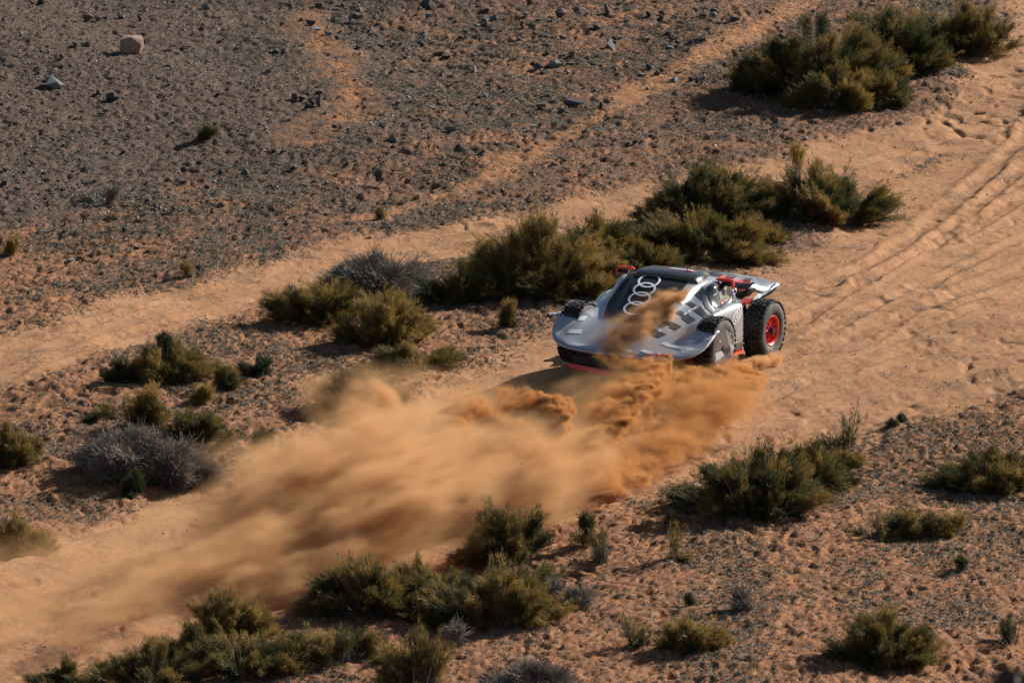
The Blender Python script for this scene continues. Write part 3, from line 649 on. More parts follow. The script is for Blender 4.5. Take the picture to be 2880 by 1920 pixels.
# ------------------------------------------------------------------ rally car (local axes: x forward, y its left side, z up)
f_ = np.array([-60, -15, 0.]); l_ = np.array([168, -19, 0.])
f_[2] = -math.sqrt(182**2-f_[0]**2-f_[1]**2); f_ /= np.linalg.norm(f_); l_[2] = -(l_[0]*f_[0]+l_[1]*f_[1])/f_[2]
l_ /= np.linalg.norm(l_); l_ -= f_*(l_@f_); l_ /= np.linalg.norm(l_); u_ = np.cross(l_, f_)*1.0
if u_[1] < 0: u_ = -u_
MIM = np.stack([f_, l_, u_], 1)                          # columns, rows = (image right, image up, away)
def w3(v): return v[0]*RT+v[1]*UP+v[2]*FW
CF, CL, CU = w3(f_), w3(l_), w3(u_)
PX0 = np.array([2175., 929.]); L0 = np.array([0, 1.15, .45])
def pc(X, cx, cy):
    """car point with the given X that shows at crop position (cx, cy)"""
    px = np.array([1500+cx/3.0947, 700+cy/3.0947])-PX0; px = px/PPM; px[1] = -px[1]
    A = MIM[:2, 1:]; b = px-MIM[:2, 0]*(X-L0[0]); s = np.linalg.solve(A, b)
    return np.array([X, s[0]+L0[1], s[1]+L0[2]])
wheelP = at(PX0[0], PX0[1], .36); ORI = wheelP-CL*L0[1]-CU*L0[2]-CF*L0[0]
CAR = empty('rally_car'); CAR.matrix_world = Matrix(((CF[0], CL[0], CU[0], ORI[0]), (CF[1], CL[1], CU[1], ORI[1]), (CF[2], CL[2], CU[2], ORI[2]), (0, 0, 0, 1)))
tag(CAR, 'silver and black off road rally car with red wheels cornering through the dust', 'rally car')
def paint(name, col, rough=.32, metal=.75, coat=.6):
    m = mat(name, col, rough, metal, coat=coat); n = m.node_tree; b = n.nodes['Principled BSDF']
    # a film of dust with a shape of its own
    t = n.nodes.new('ShaderNodeTexNoise'); t.inputs['Scale'].default_value = 3.2; t.inputs['Detail'].default_value = 8; t.inputs['Roughness'].default_value = .7
    tc = n.nodes.new('ShaderNodeTexCoord'); n.links.new(tc.outputs['Object'], t.inputs['Vector'])
    r = n.nodes.new('ShaderNodeMapRange'); r.inputs['From Min'].default_value = .45; r.inputs['From Max'].default_value = .75; r.inputs['To Max'].default_value = .55
    n.links.new(t.outputs['Fac'], r.inputs['Value'])
    x = n.nodes.new('ShaderNodeMix'); x.data_type = 'RGBA'; x.inputs[6].default_value = (*col, 1); x.inputs[7].default_value = (.42, .30, .21, 1)
    n.links.new(r.outputs[0], x.inputs[0]); n.links.new(x.outputs[2], b.inputs['Base Color'])
    y = n.nodes.new('ShaderNodeMapRange'); y.inputs['To Min'].default_value = rough; y.inputs['To Max'].default_value = .75; n.links.new(r.outputs[0], y.inputs['Value'])
    n.links.new(y.outputs[0], b.inputs['Roughness']); return m
M_SILVER = paint("silver_paint", (.46, .485, .52), .30, .5); M_WHITE = mat('white_vinyl', (.78, .79, .82), .4, .1)
M_CARB = mat('carbon', (.016, .019, .026), .36, .1, coat=.25); M_GREYSQ = mat('dark_grey_vinyl', (.060, .068, .080), .35, .3, coat=.4)
M_LIGHTSQ = mat('pale_grey_vinyl', (.66, .68, .72), .45, .2)
M_GLASS = mat('tinted_glass', (.010, .013, .018), .06, 0, coat=1.0); M_RED = mat('red_paint', (.80, .030, .012), .35, 0, coat=.5)
M_BLACK = mat('black_parts', (.012, .012, .013), .6); M_RUB = mat('tyre_rubber', (.020, .020, .021), .75, noise=((.16, .105, .068), 7, .48, .75), bump=(30, .006))
M_SIDEW = mat('dusty_sidewall', (.070, .068, .068), .8, noise=((.22, .16, .115), 5, .45, .75))
M_TREAD = mat('tread_blocks', (.024, .024, .025), .8, noise=((.12, .09, .07), 9, .5, .75))
M_RING = mat('ring_decal', (.80, .82, .88), .4)
M_YEL = mat('yellow_print', (.75, .55, .10), .5); M_PURP = mat('purple_print', (.10, .05, .30), .5); M_BLUE = mat('blue_vinyl', (.03, .06, .16), .3, coat=.5)

def catmull(P, n):
    P = np.asarray(P, float); Q = np.concatenate([2*P[:1]-P[1:2], P, 2*P[-1:]-P[-2:-1]]); out = []
    for i in range(1, len(Q)-2):
        for t in np.arange(n)/n:
            out.append(.5*(2*Q[i]+(Q[i+1]-Q[i-1])*t+(2*Q[i-1]-5*Q[i]+4*Q[i+1]-Q[i+2])*t*t+(3*Q[i]-Q[i-1]-3*Q[i+1]+Q[i+2])*t**3))
    out.append(Q[-2]); return np.array(out)
ROWS = [[(4.02, 0, .27), (4.02, .3, .27), (4.00, .6, .28), (3.95, .85, .30), (3.87, 1.0, .33), (3.76, 1.13, .38), (3.60, 1.22, .45)],
        [(3.97, 0, .33), (3.97, .3, .33), (3.94, .6, .34), (3.88, .84, .36), (3.80, .98, .39), (3.69, 1.12, .43), (3.54, 1.235, .50)],
        [(3.78, 0, .42), (3.78, .3, .42), (3.75, .58, .41), (3.70, .78, .42), (3.65, .94, .46), (3.56, 1.09, .50), (3.45, 1.25, .56)],
        [(3.40, 0, .61), (3.40, .3, .60), (3.40, .55, .56), (3.38, .74, .56), (3.35, .90, .62), (3.32, 1.06, .65), (3.28, 1.27, .655)],
        [(3.12, 0, .75), (3.12, .31, .74), (3.12, .55, .67), (3.12, .73, .66), (3.12, .90, .73), (3.12, 1.04, .75), (3.13, 1.27, .71)],
        [(3.00, 0, .81), (3.00, .32, .80), (3.00, .54, .72), (3.00, .71, .70), (3.00, .86, .765), (3.00, .93, .75), (3.00, .95, .45)],
        [(2.72, 0, .96), (2.72, .35, .95), (2.72, .52, .86), (2.72, .69, .80), (2.72, .87, .81), (2.72, .94, .78), (2.72, .96, .40)],
        [(2.38, 0, 1.16), (2.38, .41, 1.14), (2.38, .54, 1.04), (2.38, .70, .97), (2.38, .89, .88), (2.38, .98, .83), (2.38, 1.0, .36)],
        [(2.08, 0, 1.27), (2.08, .46, 1.25), (2.08, .57, 1.17), (2.08, .72, 1.15), (2.08, .90, .94), (2.08, 1.03, .88), (2.08, 1.07, .34)],
        [(1.85, 0, 1.32), (1.85, .49, 1.30), (1.85, .62, 1.25), (1.85, .76, 1.24), (1.85, .89, .98), (1.85, 1.05, .91), (1.85, 1.10, .33)],
        [(1.40, 0, 1.34), (1.40, .47, 1.33), (1.40, .66, 1.29), (1.40, .79, 1.20), (1.40, .90, .99), (1.40, 1.06, .92), (1.40, 1.12, .32)],
        [(.95, 0, 1.31), (.95, .40, 1.29), (.95, .60, 1.24), (.95, .74, 1.12), (.95, .84, .95), (.95, .90, .85), (.95, .91, .32)],
        [(.75, 0, 1.27), (.75, .34, 1.25), (.75, .50, 1.18), (.75, .62, 1.05), (.75, .72, .90), (.75, .80, .75), (.75, .82, .32)],
        [(.2, 0, 1.15), (.2, .28, 1.13), (.2, .40, 1.05), (.2, .48, .95), (.2, .52, .80), (.2, .55, .60), (.2, .55, .32)],
        [(-.55, 0, 1.05), (-.55, .22, 1.03), (-.55, .34, .97), (-.55, .40, .85), (-.55, .42, .70), (-.55, .44, .55), (-.55, .44, .32)]]
R_ = np.array(ROWS); SUBR, SUBC = 5, 4
full = np.concatenate([R_[:, ::-1][:, :-1]*[1, -1, 1], R_], 1)          # right side .. centre .. left side
g1 = catmull(full, SUBR); g2 = np.stack([catmull(r, SUBC) for r in g1])
nr, nc = g2.shape[:2]; ii = np.arange(nr*nc).reshape(nr, nc)
qf = np.stack([ii[:-1, :-1], ii[:-1, 1:], ii[1:, 1:], ii[1:, :-1]], -1).reshape(-1, 4)
top = g2.reshape(-1, 3)
bv = BVHTree.FromPolygons([Vector(p) for p in top], [tuple(q) for q in qf])
def solid(name, v, faces, thick, material, parent, smooth=True, bevel=0):
    o = mesh_np(name, v, faces, material, parent, smooth=smooth)
    m = o.modifiers.new('s', 'SOLIDIFY'); m.thickness = thick; m.offset = -1 if thick > 0 else 1; m.thickness = abs(thick)
    return o
body = solid('body', top, qf, .03, M_SILVER, CAR)
def box(bm, c, s, rot=None):
    r = bmesh.ops.create_cube(bm, size=1.0); M_ = Matrix.Translation(Vector(c)) @ (rot or Matrix()) @ Matrix.Diagonal((*s, 1))
    bmesh.ops.transform(bm, matrix=M_, verts=r['verts']); return r['verts']
def tubeb(bm, a, b, r, n=8, r2=None):
    a = Vector(a); b = Vector(b); d = b-a
    q = bmesh.ops.create_cone(bm, cap_ends=True, segments=n, radius1=r, radius2=r if r2 is None else r2, depth=d.length)
    bmesh.ops.transform(bm, matrix=Matrix.Translation((a+b)/2) @ d.to_track_quat('Z', 'Y').to_matrix().to_4x4(), verts=q['verts'])
# tub, floor and bumper: the dark underside
bm = bmesh.new()
box(bm, (1.7, 0, .30), (2.2, 1.75, .34)); box(bm, (2.85, 0, .32), (.7, 1.2, .36)); box(bm, (0, 0, .50), (1.3, .8, .5)); box(bm, (3.45, 0, .20), (.5, 1.15, .20))
bmesh.ops.bevel(bm, geom=bm.edges[:], offset=.04, segments=2, affect='EDGES')
from_bm('underbody', bm, M_BLACK, CAR)
arc = [pc(3.86, 305+t*420, 985+t*85) for t in np.linspace(0, 1, 12)]
bm = bmesh.new()
for a, b in zip(arc[:-1], arc[1:]):
    a = Vector(a); b = Vector(b); vs = [bm.verts.new(p) for p in (a, b, b+Vector((.01, 0, -.065)), a+Vector((.01, 0, -.065)), a-Vector((.08, 0, 0)), b-Vector((.08, 0, 0)), b-Vector((.07, 0, .10)), a-Vector((.07, 0, .10)))]
    for q in ((0, 1, 2, 3), (5, 4, 7, 6), (0, 4, 5, 1), (3, 2, 6, 7)): bm.faces.new([vs[i] for i in q])
from_bm('bumper_strip', bm, M_RED, CAR)
bm = bmesh.new(); box(bm, (3.66, -.15, .13), (.30, 1.3, .22)); bmesh.ops.bevel(bm, geom=bm.edges[:], offset=.05, segments=2, affect='EDGES'); from_bm('bumper', bm, M_BLACK, CAR)

def project(pts2, lift=.006, X=7.0):
    """crop positions -> points on the body skin, lifted a little"""
    out = []
    for cx, cy in pts2:
        o = Vector(pc(X, cx, cy)); d = (Vector(pc(0, cx, cy))-o).normalized(); hit, nrm, _, _ = bv.ray_cast(o, d)
        if hit is None: out.append(None); continue
        if nrm.dot(d) > 0: nrm = -nrm
        out.append(hit+nrm*lift)
    return out
def decal(name, polys, material, parent, step=14, lift=.006):
    """flat polygons given in crop positions, laid on the body skin"""
    bm = bmesh.new()
    for poly in polys:
        b2 = bmesh.new(); vs = [b2.verts.new((x, y, 0)) for x, y in poly]; b2.faces.new(vs)
        xs = [p[0] for p in poly]; ys = [p[1] for p in poly]
        for ax, lo, hi in ((0, min(xs), max(xs)), (1, min(ys), max(ys))):
            c = lo+step
            while c < hi:
                co = [0, 0, 0]; no = [0, 0, 0]; co[ax] = c; no[ax] = 1
                bmesh.ops.bisect_plane(b2, geom=b2.verts[:]+b2.edges[:]+b2.faces[:], plane_co=co, plane_no=no); c += step
        P = project([(v.co.x, v.co.y) for v in b2.verts], lift); b2.verts.index_update(); m = {}
        for f in b2.faces:
            if any(P[v.index] is None for v in f.verts): continue
            Z = [P[v.index] for v in f.verts]
            if max((a-Z[0]).length for a in Z) > .35: continue
            for v in f.verts:
                if v.index not in m: m[v.index] = bm.verts.new(P[v.index])
            bm.faces.new([m[v.index] for v in reversed(f.verts)])
        b2.free()
    bmesh.ops.recalc_face_normals(bm, faces=bm.faces[:])
    return from_bm(name, bm, material, parent, smooth=True)
def letters(name, body_, o2, ux, uy, material, parent, lift=.010, fit=None):
    """text laid on the skin: origin o2, ux = direction and length of the line, uy = letter height vector (crop positions)"""
    c = bpy.data.curves.new('t', 'FONT'); c.body = body_; c.resolution_u = 2; c.offset = .03; t = bpy.data.objects.new('t', c); COL.objects.link(t)
    me = bpy.data.meshes.new_from_object(t.evaluated_get(bpy.context.evaluated_depsgraph_get())); bpy.data.objects.remove(t)
    co = np.array([v.co[:2] for v in me.vertices]); w = co[:, 0].max()-co[:, 0].min(); h = .70
    q = np.array(o2)+(co[:, :1]-co[:, 0].min())/w*np.array(ux)+co[:, 1:2]/h*np.array(uy)
    P = project([tuple(a) for a in q], lift)
    if any(p is None for p in P): bpy.data.meshes.remove(me); return None
    for v, p in zip(me.vertices, P): v.co = p
    me.materials.append(material); o = bpy.data.objects.new(name, me); COL.objects.link(o); o.parent = parent; return o
# windscreen with its ring emblem
ws = decal('windscreen', [[(838, 205), (1335, 295), (1300, 345), (1240, 430), (1150, 550), (1070, 635), (900, 655), (740, 640), (610, 600), (650, 470)]], M_GLASS, CAR, lift=.008)
ws.data.materials[0] = mat('dark_screen', (.010, .011, .013), .42, 0, spec=.25)
def ring(cx, cy, a, b, tilt, w=.80, n=40):
    polys = []
    for k in range(n):
        q = []
        for (kk, s) in ((k, 1), (k+1, 1), (k+1, w), (k, w)):
            t = kk*2*math.pi/n; x = a*s*math.cos(t); y = b*s*math.sin(t); q.append((cx+x*math.cos(tilt)-y*math.sin(tilt), cy+x*math.sin(tilt)+y*math.cos(tilt)))
        polys.append(q)
    return polys
for cx, cy in ((1003, 294), (960, 366), (917, 446), (876, 528)):
    decal('ring', ring(cx, cy, 100, 57, -.16), M_RING, ws, step=500, lift=.020)
# roof scoop: box over the windscreen
def slab(name, pts, up, material, parent, thick=.03, bev=.008, smooth=False):
    bm = bmesh.new(); a = [bm.verts.new(p) for p in pts]; f = bm.faces.new(a); bm.normal_update()
    r = bmesh.ops.extrude_face_region(bm, geom=[f]); n = Vector(up)*thick
    bmesh.ops.translate(bm, vec=n, verts=[v for v in r['geom'] if isinstance(v, bmesh.types.BMVert)])
    bmesh.ops.recalc_face_normals(bm, faces=bm.faces[:])
    if bev: bmesh.ops.bevel(bm, geom=bm.edges[:], offset=bev, segments=2, affect='EDGES')
    return from_bm(name, bm, material, parent, smooth=smooth)
bm = bmesh.new(); sec = []
for X, hw, z0, z1 in ((2.01, .50, 1.285, 1.335), (1.94, .52, 1.28, 1.365), (1.7, .52, 1.31, 1.395), (1.35, .47, 1.34, 1.40), (1.05, .38, 1.33, 1.37)):
    r = [(X, -hw-.03, z0-.04), (X, -hw, z1-.03), (X, -hw+.06, z1), (X, 0, z1+.015), (X, hw-.06, z1), (X, hw, z1-.03), (X, hw+.03, z0-.04)]; sec.append([bm.verts.new(p) for p in r])
for a, b in zip(sec[:-1], sec[1:]):
    for k in range(6): bm.faces.new((a[k], a[k+1], b[k+1], b[k]))
bm.faces.new(sec[0]); bm.faces.new(sec[-1]); bmesh.ops.recalc_face_normals(bm, faces=bm.faces[:])
roof = from_bm('roof', bm, M_CARB, CAR, smooth=True, angle=40)
# camouflage squares and stripes on the bodywork
GS = [[(1385, 405), (1455, 348), (1520, 470), (1570, 520), (1530, 565), (1480, 520), (1455, 455)],
      [(1305, 478), (1345, 462), (1410, 500), (1440, 510), (1490, 575), (1460, 600), (1385, 545), (1360, 510)],
      [(1215, 560), (1255, 540), (1330, 575), (1395, 620), (1330, 655), (1270, 610), (1275, 590)],
      [(1105, 650), (1145, 625), (1215, 650), (1272, 682), (1215, 712), (1165, 690), (1170, 670)],
      [(1005, 735), (1035, 715), (1090, 722), (1140, 745), (1070, 775), (1030, 762)]]
for g_ in GS: decal('camouflage_patch', [g_], M_GREYSQ, body)
LS = [[(1022, 690), (1040, 665), (1100, 700), (1085, 725)], [(905, 885), (950, 872), (1030, 905), (975, 912)], [(275, 812), (460, 830), (520, 830), (345, 853)],
      [(740, 870), (780, 872), (855, 892), (835, 900)], [(1085, 825), (1130, 808), (1185, 835), (1250, 845), (1370, 862), (1350, 880), (1230, 868), (1140, 850)],
      [(410, 590), (470, 590), (440, 625), (385, 628)], [(320, 700), (430, 705), (410, 740), (290, 735)], [(1225, 440), (1255, 420), (1300, 470), (1275, 492)]]
for g_ in LS: decal('pale_patch', [g_], M_LIGHTSQ, body)
st = []
for k in range(22):
    x = 1195+k*15; st.append([(x+60-k*.3, 762-k*.4), (x+66-k*.3, 762-k*.4), (min(x+20, 1500), 830-k*2), (min(x+14, 1494), 830-k*2)])
for k in range(14):
    x = 1240+k*13; st.append([(x+12, 868), (x+17, 868), (x+36, 902-k*2.5), (x+30, 902-k*2.5)])
for k in range(12):
    t = k/12; st.append([(200+t*150, 745-t*125), (208+t*150, 741-t*125), (225+t*150, 752-t*125), (218+t*150, 757-t*125)])
decal('hatched_stripes', st, M_WHITE, body, step=40)
letters('lettering', 'e-tron', (1294, 585), (120, -66), (-9, -26), M_WHITE, body)
pl = decal('event_plate', [[(957, 908), (1198, 918), (1192, 950), (953, 938)]], M_RED, CAR, lift=.012)
letters('lettering', 'DAKAR', (966, 926), (78, 3), (0, -11), M_WHITE, pl, .022)
letters('lettering', '2024', (1108, 932), (72, 3), (0, -11), M_YEL, pl, .022)
letters('lettering', 'SAUDI ARABIA', (998, 941), (145, 6), (0, -8), M_WHITE, pl, .022)
decal('emblem', [[(1058, 925), (1075, 912), (1092, 926)]], M_WHITE, pl, lift=.022)
# side glass and cowl
sw = decal('side_window', [[(1486, 372), (1505, 335), (1545, 300), (1600, 288), (1650, 300), (1690, 345), (1708, 395), (1700, 445), (1670, 480), (1610, 515), (1560, 530), (1530, 500), (1505, 440)]], M_GLASS, CAR, lift=.012)
decal('door_seam', [[(1450, 335), (1456, 333), (1500, 430), (1546, 588), (1540, 592), (1494, 432)]], M_BLACK, body)
decal('side_cowl', [[(1545, 300), (1600, 288), (1640, 270), (1700, 285), (1755, 330), (1768, 400), (1755, 460), (1712, 475), (1720, 400), (1700, 345), (1655, 298)]], M_CARB, body, lift=.008)
decal('number_triangle', [[(1712, 415), (1718, 365), (1740, 408)]], M_PURP, body, lift=.016); decal('number_panel', [[(1712, 355), (1722, 348), (1760, 395), (1748, 415)]], M_WHITE, body, lift=.015)
decal('window_print', [[(1606, 478), (1630, 462), (1634, 474), (1610, 492)], [(1638, 458), (1660, 444), (1664, 458), (1641, 470)]], M_RED, sw, lift=.02)
decal('window_print', [[(1540, 415), (1572, 392), (1575, 398), (1543, 422)], [(1588, 396), (1625, 350), (1655, 372), (1650, 420), (1600, 450)]], mat('seat_glimpse', (.16, .15, .16), .5), sw, lift=.018)
# ring outlines on the flank
fl = [ring(1735+k*17, 600-k*22, 22, 62, .25, .82) for k in range(3)]
for r in fl: decal('flank_ring', r, M_WHITE, body, step=500, lift=.012)
# mirrors
for cx, s in ((1668, 1), (790, -1)):
    p = pc(1.55, cx, 300 if s > 0 else 186); bm = bmesh.new(); box(bm, (p[0], p[1]-s*.03, p[2]+.035), (.12, .28, .045)); box(bm, (p[0], p[1]+s*.10, p[2]-.02), (.12, .045, .12)); bmesh.ops.bevel(bm, geom=bm.edges[:], offset=.035, segments=2, affect='EDGES')
    o = from_bm('mirror', bm, M_RED, CAR, smooth=True, angle=50)
    bm = bmesh.new(); box(bm, (p[0]-.02, p[1]+s*.0, p[2]-.02), (.08, .15, .07)); tubeb(bm, (p[0]-.02, p[1], p[2]-.03), (p[0]-.1, s*.60, 1.22), .018); bmesh.ops.bevel(bm, geom=[e for e in bm.edges if e.calc_length() > .09][:8], offset=.01, segments=1, affect='EDGES'); from_bm('mirror_arm', bm, M_BLACK, o)
# tail deck / wing
def P3(*a): return [Vector(pc(*p)) for p in a]
rear = P3((-.62, 1335, 173), (-.62, 1480, 184), (-.62, 1620, 198), (-.62, 1770, 213), (-.62, 1930, 240), (-.65, 2080, 275), (-.60, 2155, 299))
frnt = P3((.5, 1350, 222), (.45, 1480, 240), (.40, 1600, 268), (.3, 1745, 322), (.15, 1900, 352), (-.15, 2010, 375), (-.50, 2130, 325))
rear = [Vector((p.x, -p.y, p.z)) for p in rear[:1:-1]]+[Vector((-.62, 0, rear[1].z+.01))]+rear[2:]
frnt = [Vector((p.x, -p.y, p.z)) for p in frnt[:1:-1]]+[Vector((.48, 0, frnt[1].z+.01))]+frnt[2:]
dv = [tuple(p) for p in rear+frnt]; nn = len(rear)
M_DECK = paint('deck_paint', (.17, .19, .22), .35, .4, .3)
wing = solid('wing', dv, [(i, i+nn, i+nn+1, i+1) for i in range(nn-1)], .03, M_DECK, CAR, smooth=False)
def deckpatch(name, pts, material, parent=wing, X=None, lift=.012, th=.012):
    q = []
    bw = BVHTree.FromPolygons([v.co for v in wing.data.vertices], [tuple(p.vertices) for p in wing.data.polygons])
    for cx, cy in pts:
        o = Vector(pc(4, cx, cy)); d = (Vector(pc(-3, cx, cy))-o).normalized(); h = bw.ray_cast(o, d)[0]
        q.append((h if h else Vector(pc(-.2, cx, cy)))+Vector((0, 0, lift)))
    return slab(name, q, (0, 0, 1), material, parent, th, 0)
0 and deckpatch('wing_edge', [(1345, 173), (1800, 214), (2080, 275), (2150, 298), (2060, 290), (1990, 268), (1780, 233), (1345, 182)], M_CARB)
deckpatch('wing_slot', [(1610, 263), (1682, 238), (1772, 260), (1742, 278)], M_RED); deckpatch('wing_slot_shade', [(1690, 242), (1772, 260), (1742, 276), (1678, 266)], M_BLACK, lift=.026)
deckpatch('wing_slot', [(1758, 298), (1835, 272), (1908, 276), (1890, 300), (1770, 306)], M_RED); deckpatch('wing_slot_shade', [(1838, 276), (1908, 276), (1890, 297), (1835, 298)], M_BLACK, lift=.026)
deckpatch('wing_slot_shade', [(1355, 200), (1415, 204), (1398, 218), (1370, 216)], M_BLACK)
# stepped louvres and red blade under the deck corner
bm = bmesh.new()
for a in (((.42, 1765, 306), (.42, 1880, 306), (.42, 1830, 350), (.42, 1768, 356)), ((.45, 1768, 368), (.45, 1826, 366), (.35, 1890, 352), (.35, 1830, 425), (.45, 1770, 430))):
    vs = [bm.verts.new(p) for p in P3(*a)]; bm.faces.new(vs)
    r = bmesh.ops.extrude_face_region(bm, geom=[bm.faces[-1] if False else vs[0].link_faces[0]]); bmesh.ops.translate(bm, vec=(-.3, 0, 0), verts=[v for v in r['geom'] if isinstance(v, bmesh.types.BMVert)])
bmesh.ops.recalc_face_normals(bm, faces=bm.faces[:]); from_bm('rear_louvre', bm, M_BLACK, CAR)
slab('red_vane', P3((.44, 1768, 355), (.46, 1832, 352), (.46, 1826, 368), (.44, 1770, 369)), (-1, 0, 0), M_RED, CAR, .05, 0)
blade = P3((.46, 1758, 455), (.40, 1775, 430), (.15, 1918, 430), (.22, 1897, 474), (.46, 1762, 472))
slab('red_blade', blade, (-.2, 0, -.4), M_RED, CAR, .05, .006)
# swept end plate from the blade up to the wing tip
ep = P3((.22, 1897, 474), (.0, 1985, 440), (-.3, 2090, 380), (-.60, 2157, 305), (-.60, 2140, 292), (-.45, 2040, 345), (-.15, 1980, 395), (.12, 1915, 445))
slab('end_plate', ep, (0, -.3, -.3), M_CARB, CAR, .06, .008); slab('end_plate_edge', P3((.24, 1905, 455), (.0, 1982, 424), (-.3, 2075, 362), (-.58, 2140, 300), (-.55, 2110, 305), (-.3, 2020, 365), (.0, 1950, 400)), (0, .0, .3), M_SILVER, CAR, .05, .006)
epR = [Vector((p.x, -p.y, p.z)) for p in ep][::-1]; slab('end_plate', epR, (0, .3, -.3), M_CARB, CAR, .06, .008)
bladeR = [Vector((p.x, -p.y, p.z)) for p in blade][::-1]; slab('red_blade', bladeR, (-.2, 0, -.4), M_RED, CAR, .05, .006)
# sills
for s in (1, -1):
    bm = bmesh.new()
    for (a, b, zz, mt) in ((.9, 2.5, .36, 0),):
        vs = box(bm, (2.0, s*1.10, .34), (1.0, .10, .12))
    bmesh.ops.bevel(bm, geom=bm.edges[:], offset=.02, segments=2, affect='EDGES'); sill = from_bm('sill', bm, M_GREYSQ, CAR)
    bm = bmesh.new(); box(bm, (2.0, s*1.12, .25), (1.05, .07, .04)); from_bm('sill_stripe', bm, M_RED, sill)
# front wheel covers with painted squares
cov = P3((3.18, 1560, 737), (3.02, 1600, 712), (2.92, 1645, 697), (2.78, 1680, 725), (2.66, 1700, 790), (2.60, 1712, 880), (2.60, 1705, 960), (2.68, 1668, 1040), (2.85, 1610, 1035), (3.05, 1570, 1020), (3.30, 1478, 905))
cover = slab('wheel_cover', cov, (0, -1, 0), M_GREYSQ, CAR, .03, .004)
cover.data.materials[0] = M_COV = paint('dusty_panel', (.30, .28, .27), .5, .2, .2)
def onpoly(name, poly, material, parent, X0, dX, off):
    pts = []
    for x, y in poly:
        t = (x-1480)/(1710-1480); pts.append(Vector(pc(3.3-t*.7, x, y))+Vector((0, off, 0)))
    return slab(name, pts, (0, 1, 0), material, parent, .004, 0)
onpoly('cover_square', [(1565, 745), (1640, 705), (1675, 740), (1570, 812)], M_LIGHTSQ, cover, 0, 0, .035)
onpoly('cover_square', [(1488, 920), (1590, 880), (1610, 920), (1528, 985)], M_LIGHTSQ, cover, 0, 0, .035)
onpoly('cover_square', [(1665, 835), (1680, 822), (1700, 858), (1680, 880)], M_LIGHTSQ, cover, 0, 0, .035)
onpoly('cover_square', [(1600, 872), (1650, 852), (1660, 875), (1615, 905)], M_BLACK, cover, 0, 0, .04)
onpoly('cover_base', [(1572, 1008), (1700, 920), (1702, 950), (1668, 1036), (1590, 1030)], mat('dusty_red', (.42, .10, .05), .7), cover, 0, 0, .038)
covR = [Vector((p.x, -p.y+.06, p.z)) for p in cov][::-1]; slab('wheel_cover', covR, (0, 1, 0), M_COV, CAR, .03, .004)
